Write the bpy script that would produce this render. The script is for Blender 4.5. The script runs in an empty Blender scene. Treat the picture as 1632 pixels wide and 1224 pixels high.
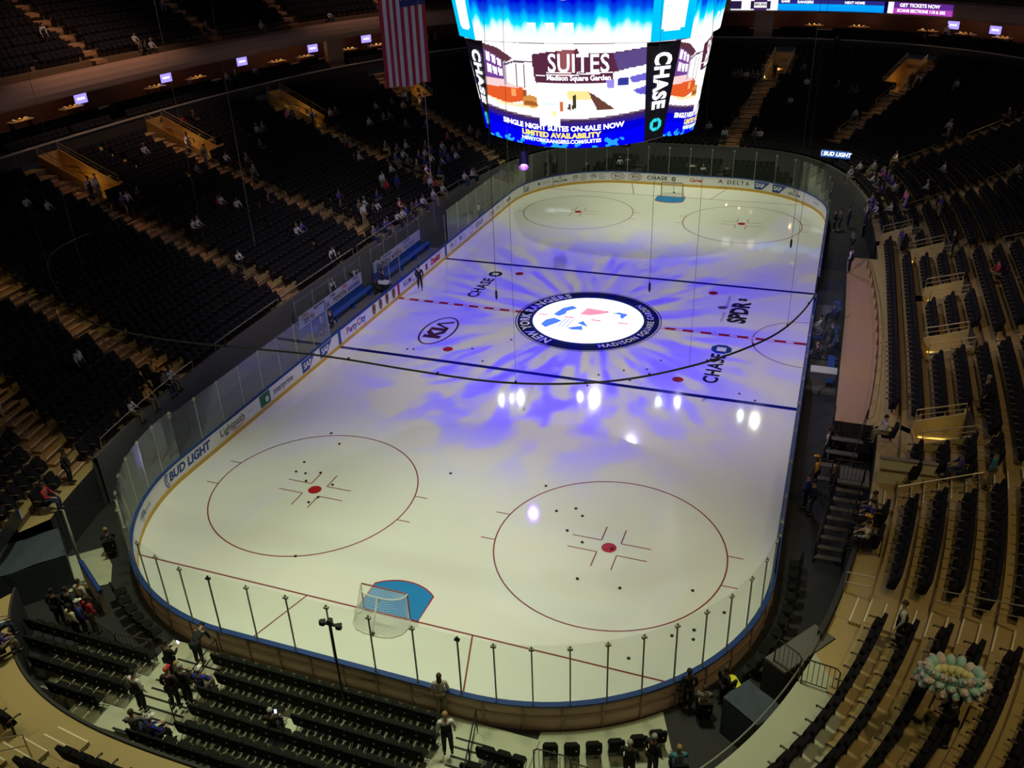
import bpy, bmesh, math, random
from mathutils import Vector, Matrix, Euler
import numpy as np
sc = bpy.context.scene
COL = sc.collection
R_ = math.radians
random.seed(7)

# ------------------------------------------------------------------ camera
CAMLOC = (13.1627, -47.9769, 22.2927)
YAW, PIT, ROL = -0.3652, 0.4931, -0.038
FPX = 1397.83
def cam_axes():
    cy, sy, cp, sp, cr, sr = math.cos(YAW), math.sin(YAW), math.cos(PIT), math.sin(PIT), math.cos(ROL), math.sin(ROL)
    f = Vector((sy*cp, cy*cp, -sp)); r = Vector((cy, -sy, 0)); u = r.cross(f)
    return cr*r + sr*u, -sr*r + cr*u, f
CR, CU, CF = cam_axes()
cd = bpy.data.cameras.new('camera'); cam = bpy.data.objects.new('camera', cd); COL.objects.link(cam)
cam.matrix_world = Matrix(((CR[0], CU[0], -CF[0], CAMLOC[0]), (CR[1], CU[1], -CF[1], CAMLOC[1]), (CR[2], CU[2], -CF[2], CAMLOC[2]), (0, 0, 0, 1)))
cd.sensor_width = 36.0; cd.lens = FPX/1632*36.0; cd.clip_start = 0.3; cd.clip_end = 400
sc.camera = cam
def inview(x, y, z, m=40):
    d = Vector((x-CAMLOC[0], y-CAMLOC[1], z-CAMLOC[2])); w = d.dot(CF)
    if w < 2: return None
    u = 816+FPX*d.dot(CR)/w; v = 612-FPX*d.dot(CU)/w
    if -m < u < 1632+m and -m < v < 1224+m: return w
    return None

# ------------------------------------------------------------------ world and exposure
w = bpy.data.worlds.new('world'); sc.world = w; w.use_nodes = True
w.node_tree.nodes['Background'].inputs[0].default_value = (0.35, 0.37, 0.5, 1)
w.node_tree.nodes['Background'].inputs[1].default_value = 0.01
sc.view_settings.view_transform = 'Standard'; sc.view_settings.look = 'None'
sc.view_settings.exposure = 0.0; sc.view_settings.gamma = 1.0
sc.view_settings.use_curve_mapping = False

# ------------------------------------------------------------------ arena lights (hung from the roof)
def spot(name, loc, target, power, color, angle, blend=0.6, size=0.4):
    l = bpy.data.lights.new(name, 'SPOT'); l.energy = power; l.color = color
    l.spot_size = R_(angle); l.spot_blend = blend; l.shadow_soft_size = size
    o = bpy.data.objects.new(name, l); COL.objects.link(o); o.location = loc
    o.rotation_euler = (Vector(target)-Vector(loc)).to_track_quat('-Z', 'Y').to_euler()
    return o
# rink lights
K = 1.0
WARM = (0.94, 1.0, 0.64); COOL = (0.90, 0.82, 1.0)
spot('rink_lamp_light', (-7, -26, 28), (-5, -27, 0), 12500*K, WARM, 56, 0.7, 1.6)
spot('rink_lamp_light', (7, -26, 28), (5, -27, 0), 12500*K, WARM, 56, 0.7, 1.6)
spot('rink_lamp_light', (-8, -9, 28), (-6, -9, 0), 1500*K, COOL, 58, 0.9, 1.6)
spot('rink_lamp_light', (9, -9, 28), (7.5, -9, 0), 1700*K, COOL, 56, 0.9, 1.6)
spot('rink_lamp_light', (10, 8, 28), (8.5, 8, 0), 1200*K, COOL, 54, 0.9, 1.6)
spot('rink_lamp_light', (-10, 8, 28), (-9, 8, 0), 1300*K, COOL, 54, 0.9, 1.6)
spot('rink_lamp_light', (-6, 26, 28), (-5, 25, 0), 12500*K, WARM, 60, 0.8, 1.6)
spot('rink_lamp_light', (6, 26, 28), (5, 25, 0), 12500*K, WARM, 60, 0.8, 1.6)
# patterned moving-head beams thrown on centre ice from the roof on all sides (procedural gobo inside the lamp)
def gobo(o, seed, strength, kind='streak', rad=16.0, aim=(0, 0, 0), lo=.46, hi=.62, fine=3.0):
    D = (o.location-Vector(aim)).length; cosi = (o.location.z-aim[2])/D
    l = o.data; l.use_nodes = True; nt = l.node_tree; N = nt.nodes; L = nt.links
    em = N['Emission']
    tc = N.new('ShaderNodeTexCoord'); sx = N.new('ShaderNodeSeparateXYZ'); L.new(tc.outputs['Normal'], sx.inputs[0])
    def m(op, a, b=None, c=None):
        n = N.new('ShaderNodeMath'); n.operation = op
        for i, q in enumerate((a, b, c)):
            if q is None: continue
            if isinstance(q, (int, float)): n.inputs[i].default_value = q
            else: L.new(q, n.inputs[i])
        return n.outputs[0]
    iz = m('ABSOLUTE', sx.outputs[2])
    x = m('MULTIPLY', m('DIVIDE', sx.outputs[0], iz), D); y = m('MULTIPLY', m('DIVIDE', sx.outputs[1], iz), D/cosi)
    r = m('SQRT', m('ADD', m('MULTIPLY', x, x), m('MULTIPLY', y, y)))
    if kind == 'disc':
        rp = N.new('ShaderNodeMapRange'); rp.inputs[1].default_value = rad+.12; rp.inputs[2].default_value = rad-.12; L.new(r, rp.inputs[0])
        L.new(m('MULTIPLY', rp.outputs[0], strength), em.inputs['Strength']); return o
    rs = m('MAXIMUM', r, .01); co = m('DIVIDE', x, rs); si = m('DIVIDE', y, rs); cb = N.new('ShaderNodeCombineXYZ')
    L.new(m('MULTIPLY', co, fine), cb.inputs[0]); L.new(m('MULTIPLY', si, fine), cb.inputs[1]); L.new(m('MULTIPLY', r, .21), cb.inputs[2])
    no = N.new('ShaderNodeTexNoise'); no.noise_dimensions = '4D'; no.inputs['W'].default_value = seed
    no.inputs['Scale'].default_value = 1.0; no.inputs['Detail'].default_value = 4.0; no.inputs['Roughness'].default_value = 0.5; no.inputs['Distortion'].default_value = .5
    L.new(cb.outputs[0], no.inputs['Vector'])
    rp = N.new('ShaderNodeMapRange'); rp.interpolation_type = 'SMOOTHSTEP'; rp.inputs[1].default_value = lo; rp.inputs[2].default_value = hi; L.new(no.outputs['Fac'], rp.inputs[0])
    x2 = m('MULTIPLY', x, 1.4); y2 = m('MULTIPLY', y, .74); re = m('SQRT', m('ADD', m('MULTIPLY', x2, x2), m('MULTIPLY', y2, y2)))
    def fall(r0, r1, src=None):
        n = N.new('ShaderNodeMapRange'); n.interpolation_type = 'SMOOTHSTEP'; n.inputs[1].default_value = r1; n.inputs[2].default_value = r0; L.new(src or r, n.inputs[0]); return n.outputs[0]
    mx = N.new('ShaderNodeMix'); mx.data_type = 'RGBA'; L.new(m('MULTIPLY', rp.outputs[0], fall(rad*.34, rad*1.08, re)), mx.inputs[0])
    mx.inputs[6].default_value = (*WHI, 1); mx.inputs[7].default_value = (*PUR, 1); L.new(mx.outputs[2], em.inputs['Color'])
    L.new(m('MULTIPLY', fall(rad*.3, rad*1.35), strength), em.inputs['Strength'])
    return o
WHI = (0.50, 0.46, 0.50); PUR = (0.085, 0.015, 1.75)
gobo(spot('patterned_beam_light', (2, -27, 27), (0, 0, 0), 42000, (1, 1, 1), 112, 0.3, 0.12), 1.7, 1.0, rad=25, fine=7.5, lo=.43, hi=.58)
gobo(spot('patterned_beam_light', (-3, 28, 27), (-1, 2, 0), 19000, (1, 1, 1), 112, 0.3, 0.12), 9.4, 1.0, rad=25, aim=(-1, 2, 0), fine=6.5, lo=.42, hi=.60)
# hard white pools crossing on the centre emblem
for px, py in ((5, -25), (-25, -3), (25, 3), (-5, 25)):
    gobo(spot('centre_beam_light', (px, py, 27), (0, 0, 0), 42000, (0.93, 0.95, 1.0), 16, 0.0, 0.03), 0, 1.0, 'disc', 3.42)
# house lights over the stands, warm and dim
spot('house_light', (24, -30, 25), (19, -20, 2), 2700, (1.0, 0.76, 0.34), 80, 1.0)
spot('house_light', (17, -38, 25), (15, -31, 2), 1700, (1.0, 0.85, 0.42), 80, 1.0)
spot('house_light', (-3, -38, 26), (-3, -34, 0), 1500, (0.95, 1.0, 0.5), 64, 1.0)
spot('house_light', (-14, -40, 20), (-10, -36, 2), 1500, (1.0, 0.8, 0.34), 60, 1.0)
spot('house_light', (24, 0, 25), (18, -3, 2), 1500, (1.0, 0.62, 0.42), 80, 1.0)
spot('house_light', (-34, -18, 26), (-22, -22, 3), 650, (1.0, 0.74, 0.3), 60, 1.0)
spot('house_light', (10, 42, 26), (8, 44, 3), 500, (1.0, 0.85, 0.5), 80, 1.0)
spot('house_light', (26, 26, 26), (25, 26, 3), 500, (1.0, 0.75, 0.55), 80, 1.0)
spot('house_light', (-42, 6, 30), (-46, 6, 17), 700, (1.0, 0.6, 0.35), 100, 1.0)
spot('house_light', (-28, 4, 30), (-37, 4, 13), 6000, (1.0, 0.62, 0.42), 60, 1.0)
spot('house_light', (-26, 30, 30), (-34, 34, 13), 2600, (1.0, 0.65, 0.5), 60, 1.0)
# visible lamp heads in the roof whose mirror images glint in the ice
LAMPS = [(-19.4, 33.7, .10, 1500, (.9, .95, 1)), (-18.4, 34.3, .07, 1500, (.9, .95, 1)), (-17.5, 34.8, .13, 1700, (.9, .95, 1)), (-11.0, 37.0, .09, 1500, (.95, .97, 1)), (-9.4, 37.1, .25, 2000, (1, 1, .98)), (-2.2, 38.4, .09, 1300, (.8, 1, .95)), (-.2, 39.0, .11, 1400, (.95, .95, 1)),
 (6.9, 37.9, .10, 900, (.85, 1, .95)), (8.5, 37.3, .24, 700, (1, 1, .8)), (-1.97, -5.5, .22, 900, (.30, .10, 1), 11.28)]

# ------------------------------------------------------------------ helpers
def sstep(x): return x*x*(3-2*x)
MATS = {}
def mat(name, color, rough=0.6, metal=0.0, noise=0.0, nscale=3.0, spec=0.5, emit=None, estr=1.0, alpha=None, bump=0.0):
    if name in MATS: return MATS[name]
    m = bpy.data.materials.new(name); m.use_nodes = True; nt = m.node_tree; b = nt.nodes['Principled BSDF']
    b.inputs['Base Color'].default_value = (*color, 1); b.inputs['Roughness'].default_value = rough
    b.inputs['Metallic'].default_value = metal; b.inputs['Specular IOR Level'].default_value = spec
    if noise > 0 or bump > 0:
        tc = nt.nodes.new('ShaderNodeTexCoord'); n = nt.nodes.new('ShaderNodeTexNoise'); n.inputs['Scale'].default_value = nscale
        n.inputs['Detail'].default_value = 5; nt.links.new(tc.outputs['Object'], n.inputs['Vector'])
        if noise > 0:
            mx = nt.nodes.new('ShaderNodeMix'); mx.data_type = 'RGBA'
            mx.inputs[6].default_value = (*[c*(1-noise) for c in color], 1); mx.inputs[7].default_value = (*[min(1, c*(1+noise)) for c in color], 1)
            nt.links.new(n.outputs['Fac'], mx.inputs[0]); nt.links.new(mx.outputs[2], b.inputs['Base Color'])
        if bump > 0:
            bp = nt.nodes.new('ShaderNodeBump'); bp.inputs['Strength'].default_value = bump; bp.inputs['Distance'].default_value = 0.02
            nt.links.new(n.outputs['Fac'], bp.inputs['Height']); nt.links.new(bp.outputs[0], b.inputs['Normal'])
    if emit: b.inputs['Emission Color'].default_value = (*emit, 1); b.inputs['Emission Strength'].default_value = estr
    if alpha is not None: b.inputs['Alpha'].default_value = alpha
    MATS[name] = m; return m

class MB:
    def __init__(s): s.v = []; s.f = []; s.m = []; s.mats = []
    def mi(s, m):
        if m not in s.mats: s.mats.append(m)
        return s.mats.index(m)
    def add(s, vs, fs, m):
        b = len(s.v); s.v += [tuple(p) for p in vs]; k = s.mi(m)
        s.f += [tuple(i+b for i in f) for f in fs]; s.m += [k]*len(fs)
        return s
    def box(s, c, size, m, rz=0.0, taper=1.0, rot=None, bev=0.0):
        sx, sy, sz = [q/2 for q in size]
        if bev > 0:
            b = min(bev, sx*.9, sy*.9)
            ring = [(-sx+b, -sy), (sx-b, -sy), (sx, -sy+b), (sx, sy-b), (sx-b, sy), (-sx+b, sy), (-sx, sy-b), (-sx, -sy+b)]
        else: ring = [(-sx, -sy), (sx, -sy), (sx, sy), (-sx, sy)]
        n = len(ring); V = [(x, y, -sz) for x, y in ring]+[(x*taper, y*taper, sz) for x, y in ring]
        M = Matrix.Rotation(rz, 3, 'Z') if rot is None else rot
        V = [M @ Vector(p)+Vector(c) for p in V]
        F = [tuple(range(n-1, -1, -1)), tuple(range(n, 2*n))]+[(i, (i+1) % n, n+(i+1) % n, n+i) for i in range(n)]
        return s.add(V, F, m)
    def rbox(s, c, size, m, r=0.03, rot=None):            # box rounded in its x-z outline (seat backs, pads)
        sx, sy, sz = [q/2 for q in size]; r = min(r, sx, sz); o = []
        for cx, cz, a0 in ((sx-r, sz-r, 0), (-sx+r, sz-r, 90), (-sx+r, -sz+r, 180), (sx-r, -sz+r, 270)):
            for a in (0, 45, 90): o.append((cx+r*math.cos(R_(a0+a)), cz+r*math.sin(R_(a0+a))))
        n = len(o); M = rot or Matrix.Identity(3)
        V = [M @ Vector((x, -sy, z))+Vector(c) for x, z in o]+[M @ Vector((x, sy, z))+Vector(c) for x, z in o]
        return s.add(V, [tuple(range(n)), tuple(range(2*n-1, n-1, -1))]+[(i, n+i, n+(i+1) % n, (i+1) % n) for i in range(n)], m)
    def tube(s, pts, r, m, n=6, closed=False, cap=True):
        pts = [Vector(p) for p in pts]; N = len(pts); base = len(s.v); k = s.mi(m)
        rr = r if isinstance(r, (list, tuple)) else [r]*N; prev = None
        for i, p in enumerate(pts):
            a = pts[(i-1) % N] if (closed or i > 0) else p; b = pts[(i+1) % N] if (closed or i < N-1) else p
            t = (b-a).normalized() if (b-a).length > 1e-9 else Vector((0, 0, 1))
            if prev is None:
                h = Vector((0, 0, 1)) if abs(t.z) < .9 else Vector((1, 0, 0)); x = t.cross(h).normalized()
            else: x = (prev-t*prev.dot(t)).normalized()
            prev = x; y = t.cross(x)
            for j in range(n):
                an = 2*math.pi*j/n; s.v.append(tuple(p+(x*math.cos(an)+y*math.sin(an))*rr[i]))
        for i in range(N if closed else N-1):
            for j in range(n):
                a = base+i*n+j; b = base+i*n+(j+1) % n; c = base+((i+1) % N)*n+(j+1) % n; d = base+((i+1) % N)*n+j
                s.f.append((a, b, c, d)); s.m.append(k)
        if cap and not closed:
            s.f.append(tuple(base+j for j in range(n-1, -1, -1))); s.m.append(k)
            s.f.append(tuple(base+(N-1)*n+j for j in range(n))); s.m.append(k)
        return s
    def cyl(s, p, r, h, m, n=12, r2=None): return s.tube([p, (p[0], p[1], p[2]+h)], [r, r if r2 is None else r2], m, n)
    def ell(s, c, rad, m, nu=10, nv=6, z0=-1.0, rot=None):
        V = []; F = []; M = rot or Matrix.Identity(3)
        a0 = math.asin(max(-1, z0))
        for i in range(nv+1):
            a = a0+(math.pi/2-a0)*i/nv
            for j in range(nu):
                b = 2*math.pi*j/nu
                V.append(M @ Vector((rad[0]*math.cos(a)*math.cos(b), rad[1]*math.cos(a)*math.sin(b), rad[2]*math.sin(a)))+Vector(c))
        for i in range(nv):
            for j in range(nu):
                F.append((i*nu+j, i*nu+(j+1) % nu, (i+1)*nu+(j+1) % nu, (i+1)*nu+j))
        F.append(tuple(range(nu-1, -1, -1)))
        return s.add(V, F, m)
    def poly(s, pts, m): return s.add(pts, [tuple(range(len(pts)))], m)
    def grid(s, f, nu, nv, m):
        V = [f(i/nu, j/nv) for j in range(nv+1) for i in range(nu+1)]
        F = [(j*(nu+1)+i, j*(nu+1)+i+1, (j+1)*(nu+1)+i+1, (j+1)*(nu+1)+i) for j in range(nv) for i in range(nu)]
        return s.add(V, F, m)
    def text(s, txt, size, mp, m, bold=0.0, shear=0.0, xs=1.0, space=1.0, align='CENTER'):
        V, F = text2d(txt, bold, shear, space, align)
        return s.add([mp(x*size*xs, y*size) for x, y in V], F, m)
    def build(s, name, parent=None, smooth=False):
        me = bpy.data.meshes.new(name); me.from_pydata(s.v, [], s.f)
        for m in s.mats: me.materials.append(m)
        me.polygons.foreach_set('material_index', s.m)
        if smooth: me.polygons.foreach_set('use_smooth', [True]*len(s.f))
        me.update(); o = bpy.data.objects.new(name, me); COL.objects.link(o)
        if parent is not None: o.parent = parent
        return o
_TX = {}
def text2d(txt, bold, shear, space, align):
    k = (txt, bold, shear, space, align)
    if k in _TX: return _TX[k]
    c = bpy.data.curves.new('t', 'FONT'); c.body = txt; c.size = 1.0; c.offset = bold; c.shear = shear; c.space_character = space
    c.align_x = align; c.align_y = 'CENTER'; c.resolution_u = 3; c.fill_mode = 'BOTH'
    o = bpy.data.objects.new('t', c); COL.objects.link(o); bpy.context.view_layer.update()
    dg = bpy.context.evaluated_depsgraph_get(); me = bpy.data.meshes.new_from_object(o.evaluated_get(dg))
    V = [(v.co.x, v.co.y) for v in me.vertices]; F = [tuple(p.vertices) for p in me.polygons]
    bpy.data.objects.remove(o); bpy.data.meshes.remove(me); bpy.data.curves.remove(c)
    _TX[k] = (V, F); return _TX[k]

def tag(o, label=None, cat=None, group=None, kind=None):
    if label: o['label'] = label
    if cat: o['category'] = cat
    if group: o['group'] = group
    if kind: o['kind'] = kind
    return o
def thing(name, label, cat, loc=(0, 0, 0), rz=0.0, group=None):
    o = bpy.data.objects.new(name, None); COL.objects.link(o); o.location = loc; o.rotation_euler = (0, 0, rz); o.empty_display_size = .2
    return tag(o, label, cat, group)
def struct(o, label=None): return tag(o, label, None, None, 'structure')
def dup(root, loc, rz, label, group=None, mats=None):
    r = root.copy(); COL.objects.link(r); r.location = loc; r.rotation_euler = (0, 0, rz); r['label'] = label
    if group: r['group'] = group
    for ch in root.children:
        c = ch.copy(); COL.objects.link(c); c.parent = r
        for g in ch.children:
            d = g.copy(); COL.objects.link(d); d.parent = c
    return r
ORD = ['zeroth', 'first', 'second', 'third', 'fourth', 'fifth', 'sixth', 'seventh', 'eighth', 'ninth', 'tenth', 'eleventh', 'twelfth', 'thirteenth', 'fourteenth', 'fifteenth', 'sixteenth', 'seventeenth', 'eighteenth', 'nineteenth', 'twentieth', 'twenty-first', 'twenty-second', 'twenty-third', 'twenty-fourth', 'twenty-fifth', 'twenty-sixth', 'twenty-seventh', 'twenty-eighth', 'twenty-ninth', 'thirtieth']
def nth(i): return ORD[i] if i < len(ORD) else '%dth' % i

# ------------------------------------------------------------------ materials
def ice_mat(name, col, noise=0.0):
    m = mat(name, col, rough=0.055, noise=noise, nscale=0.35, spec=0.35)
    return m
ICE = ice_mat('ice_white', (0.80, 0.80, 0.78), 0.04)
I_BLUE = ice_mat('ice_blue_line', (0.01, 0.012, 0.16)); I_RED = ice_mat('ice_red_line', (0.45, 0.02, 0.03)); I_THIN = ice_mat('ice_red_thin', (0.26, 0.06, 0.075))
I_CREASE = ice_mat('ice_crease_blue', (0.03, 0.24, 0.62)); I_BLK = ice_mat('ice_black_print', (0.03, 0.03, 0.035)); I_MAR = ice_mat('ice_maroon_print', (0.09, 0.025, 0.045))
I_NAVY = ice_mat('ice_navy_ring', (0.012, 0.02, 0.09)); I_GREY = ice_mat('ice_grey_print', (0.12, 0.12, 0.13)); I_WHT = ice_mat('ice_bright_white', (0.88, 0.88, 0.9))
I_LBLUE = ice_mat('ice_emblem_blue', (0.04, 0.11, 0.36)); I_PINK = ice_mat('ice_emblem_pink', (0.6, 0.16, 0.2)); I_CHB = ice_mat('ice_octagon_blue', (0.02, 0.06, 0.25)); I_PALE = ice_mat('ice_pale_print', (0.6, 0.55, 0.5))
BOARD = mat('board_white', (0.90, 0.88, 0.90), 0.5); KICK = mat('kick_plate_yellow', (0.75, 0.45, 0.06), 0.5); CAP = mat('cap_rail_blue', (0.012, 0.05, 0.24), 0.5)
BACKB = mat('board_back_pinkish_wood', (0.58, 0.40, 0.32), 0.7, noise=.15, nscale=2); RIB = mat('board_rib_brown', (0.36, 0.25, 0.19), 0.7)
INK = mat('ad_black', (0.02, 0.02, 0.025), .5); BLU = mat('ad_blue', (0.01, 0.05, 0.32), .5); SAPB = mat('ad_sap_blue', (0.02, 0.08, 0.42), .5); REDI = mat('ad_red', (0.55, 0.02, 0.03), .5)
ORG = mat('ad_orange', (0.75, 0.2, 0.04), .5); GRN = mat('ad_green', (0.0, 0.17, 0.06), .5); BRN = mat('ad_brown', (0.12, 0.05, 0.015), .5); GLD = mat('ad_gold', (0.55, 0.3, 0.04), .5)
MRN = mat('ad_maroon', (0.22, 0.02, 0.06), .5); GRY = mat('ad_grey', (0.25, 0.27, 0.33), .5); WHT = mat('ad_white', (0.8, 0.8, 0.82), .5)
SEATF = mat('seat_fabric_dark', (0.013, 0.012, 0.016), 0.85, noise=.3, nscale=6, spec=.15); SEATM = mat('seat_frame_black', (0.02, 0.02, 0.022), 0.45); ARM = mat('armrest_brown_grey', (0.13, 0.09, 0.075), 0.5)
CHF = mat('chair_black_fabric', (0.012, 0.014, 0.012), 0.9, spec=.12); METK = mat('metal_black', (0.02, 0.02, 0.02), 0.4, 0.4); STEEL = mat('brushed_steel', (0.5, 0.48, 0.42), 0.35, 0.8); RAIL = mat('handrail_champagne', (0.55, 0.47, 0.32), 0.35, 0.6)
TAN = mat('terrace_tan', (0.44, 0.32, 0.14), 0.7, noise=.12, nscale=.8); GREEN = mat('platform_pale_green', (0.46, 0.48, 0.36), 0.6, noise=.12, nscale=.6); RISER = mat('riser_brown', (0.20, 0.12, 0.07), 0.7)
NOSE = mat('nosing_cream', (0.85, 0.76, 0.55), 0.5); STEP = mat('aisle_step_orange_tan', (0.42, 0.22, 0.10), 0.7, noise=.1, nscale=2); WOODW = mat('walkway_brown', (0.42, 0.25, 0.16), 0.6, noise=.1, nscale=3)
DARKF = mat('floor_dark_rubber', (0.022, 0.022, 0.026), 0.8, noise=.3, nscale=1.5); DARKW = mat('wall_dark', (0.03, 0.028, 0.03), 0.7); OCHRE = mat('vomitory_ochre', (0.55, 0.34, 0.11), 0.6, noise=.08, nscale=2)
FASC = mat('fascia_taupe', (0.42, 0.26, 0.19), 0.6, noise=.08, nscale=.8); MARW = mat('suite_wall_maroon', (0.10, 0.03, 0.03), 0.6); PALEW = mat('wall_pale_cream', (0.72, 0.70, 0.52), 0.6)
GREYW = mat('wall_grey', (0.12, 0.115, 0.11), 0.6); CLOTHB = mat('cover_slate_blue', (0.05, 0.065, 0.09), 0.85, noise=.3, nscale=9, bump=.3)
def glass_mat():
    m = bpy.data.materials.new('rink_glass'); m.use_nodes = True; nt = m.node_tree; N = nt.nodes; L = nt.links
    N.remove(N['Principled BSDF']); out = N['Material Output']
    tr = N.new('ShaderNodeBsdfTransparent'); tr.inputs[0].default_value = (0.95, 0.97, 0.95, 1)
    gl = N.new('ShaderNodeBsdfGlossy'); gl.inputs['Roughness'].default_value = 0.06; gl.inputs[0].default_value = (0.9, 0.95, 0.9, 1)
    df = N.new('ShaderNodeBsdfDiffuse'); df.inputs[0].default_value = (0.6, 0.65, 0.6, 1)
    lw0 = N.new("ShaderNodeFresnel"); lw0.inputs["IOR"].default_value = 1.25; lw = N.new("ShaderNodeMath"); lw.operation = "MULTIPLY"; lw.inputs[1].default_value = 0.10; L.new(lw0.outputs[0], lw.inputs[0])
    m1 = N.new('ShaderNodeMixShader'); m1.inputs[0].default_value = 0.015; L.new(tr.outputs[0], m1.inputs[1]); L.new(df.outputs[0], m1.inputs[2])
    m2 = N.new('ShaderNodeMixShader'); L.new(lw.outputs[0], m2.inputs[0]); L.new(m1.outputs[0], m2.inputs[1]); L.new(gl.outputs[0], m2.inputs[2])
    L.new(m2.outputs[0], out.inputs['Surface']); return m
GLASS = glass_mat()
def led_mat(name, strength):
    m = bpy.data.materials.new(name); m.use_nodes = True; nt = m.node_tree; N = nt.nodes; L = nt.links
    N.remove(N['Principled BSDF']); e = N.new('ShaderNodeEmission'); e.inputs[1].default_value = strength
    a = N.new('ShaderNodeAttribute'); a.attribute_name = 'led'; L.new(a.outputs['Color'], e.inputs[0]); L.new(e.outputs[0], N['Material Output'].inputs['Surface']); return m
LED = led_mat('led_screen', 1.15)
def emis(name, col, s): return mat(name, (0.02, 0.02, 0.02), 0.6, emit=col, estr=s)
def led_surface(name, mp, nx, ny, colfn, parent, m=LED):
    V = [mp(i/nx, j/ny) for j in range(ny+1) for i in range(nx+1)]
    F = [(j*(nx+1)+i, j*(nx+1)+i+1, (j+1)*(nx+1)+i+1, (j+1)*(nx+1)+i) for j in range(ny) for i in range(nx)]
    me = bpy.data.meshes.new(name); me.from_pydata(V, [], F); me.materials.append(m)
    at = me.color_attributes.new('led', 'FLOAT_COLOR', 'CORNER'); buf = []
    for j in range(ny):
        for i in range(nx):
            c = colfn((i+.5)/nx, (j+.5)/ny); buf += [c[0], c[1], c[2], 1.0]*4
    at.data.foreach_set('color', buf); o = bpy.data.objects.new(name, me); COL.objects.link(o); o.parent = parent; return o

# ------------------------------------------------------------------ rink: ice, markings, boards, glass
HW, HL, RC = 12.95, 30.48, 8.53
SEG = [HL-RC, RC*math.pi/2, 2*(HW-RC), RC*math.pi/2, 2*(HL-RC), RC*math.pi/2, 2*(HW-RC), RC*math.pi/2, HL-RC]
PERIM = sum(SEG)
def rink(s, off=0.0):
    s = s % PERIM; i = 0
    while s > SEG[i] and i < 8: s -= SEG[i]; i += 1
    cx, cy = HW-RC, HL-RC; rr = RC+off
    if i == 0: return (HW+off, s, 1, 0)
    if i == 1: a = s/RC; return (cx+rr*math.cos(a), cy+rr*math.sin(a), math.cos(a), math.sin(a))
    if i == 2: return (cx-s, HL+off, 0, 1)
    if i == 3: a = math.pi/2+s/RC; return (-cx+rr*math.cos(a), cy+rr*math.sin(a), math.cos(a), math.sin(a))
    if i == 4: return (-HW-off, cy-s, -1, 0)
    if i == 5: a = math.pi+s/RC; return (-cx+rr*math.cos(a), -cy+rr*math.sin(a), math.cos(a), math.sin(a))
    if i == 6: return (-cx+s, -HL-off, 0, -1)
    if i == 7: a = 1.5*math.pi+s/RC; return (cx+rr*math.cos(a), -cy+rr*math.sin(a), math.cos(a), math.sin(a))
    return (HW+off, -cy+s, 1, 0)
def s_near(x, y):
    return min((k*PERIM/3200 for k in range(3200)), key=lambda s: (rink(s)[0]-x)**2+(rink(s)[1]-y)**2)

b = MB(); N_ = 200
b.poly([(rink(PERIM*k/N_)[0], rink(PERIM*k/N_)[1], 0.0) for k in range(N_)], ICE)
rinkT = thing('ice_rink', 'white ice sheet of the hockey rink with painted lines and adverts', 'ice rink')
b.build('ice_surface', rinkT)
ZL = 0.004
def flat(name, build, label=None, z=ZL):
    q = MB(); build(q); o = q.build(name, rinkT)
    if label: o['label'] = label
    return o
def rect(q, x0, y0, x1, y1, m, z=ZL): q.poly([(x0, y0, z), (x1, y0, z), (x1, y1, z), (x0, y1, z)], m)
def ring(q, cx, cy, r0, r1, m, a0=0, a1=360, n=72, z=ZL):
    q.grid(lambda u, v: (cx+(r0+(r1-r0)*v)*math.cos(R_(a0+(a1-a0)*u)), cy+(r0+(r1-r0)*v)*math.sin(R_(a0+(a1-a0)*u)), z), n, 1, m)
def disc(q, cx, cy, r, m, z=ZL, n=32): q.poly([(cx+r*math.cos(2*math.pi*k/n), cy+r*math.sin(2*math.pi*k/n), z) for k in range(n)], m)
for sy in (-1, 1):
    flat('blue_line', lambda q: rect(q, -HW, sy*7.75-.152, HW, sy*7.75+.152, I_BLUE))
    gx = 4.42+math.sqrt(RC**2-5.18**2)
    flat('goal_line', lambda q: rect(q, -gx, sy*27.13-.035, gx, sy*27.13+.035, I_THIN), z=.0045)
    def trap(q):
        for sx in (-1, 1):
            q.poly([(sx*3.35-.03, sy*27.13, ZL), (sx*3.35+.03, sy*27.13, ZL), (sx*4.27+.03, sy*30.46, ZL), (sx*4.27-.03, sy*30.46, ZL)], I_THIN)
    flat('trapezoid_lines', trap)
    def crease(q):
        P = [(-1.22, 27.13)]; a = math.acos(1.22/1.83)
        P = [(-1.22, 27.11), (1.22, 27.11)]+[(1.83*math.cos(t), 27.11-1.83*math.sin(t)) for t in [a+(math.pi-2*a)*k/16 for k in range(17)]]
        pts = [(x, sy*y, ZL+.001) for x, y in P]; q.poly(pts, I_CREASE)
        q.tube([(x, sy*y, ZL) for x, y in P], .03, I_RED, 4, closed=True)
    flat('goal_crease', crease, 'blue painted goal crease edged in red')
def centre(q):
    rect(q, -HW, -.152, HW, .152, I_RED)
    x = -12.6
    while x < 12.7:
        rect(q, x, -.1, x+.42, .1, I_WHT, ZL+.002); x += 1.06
flat('centre_line', centre, 'dashed red centre line with white blocks')
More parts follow.
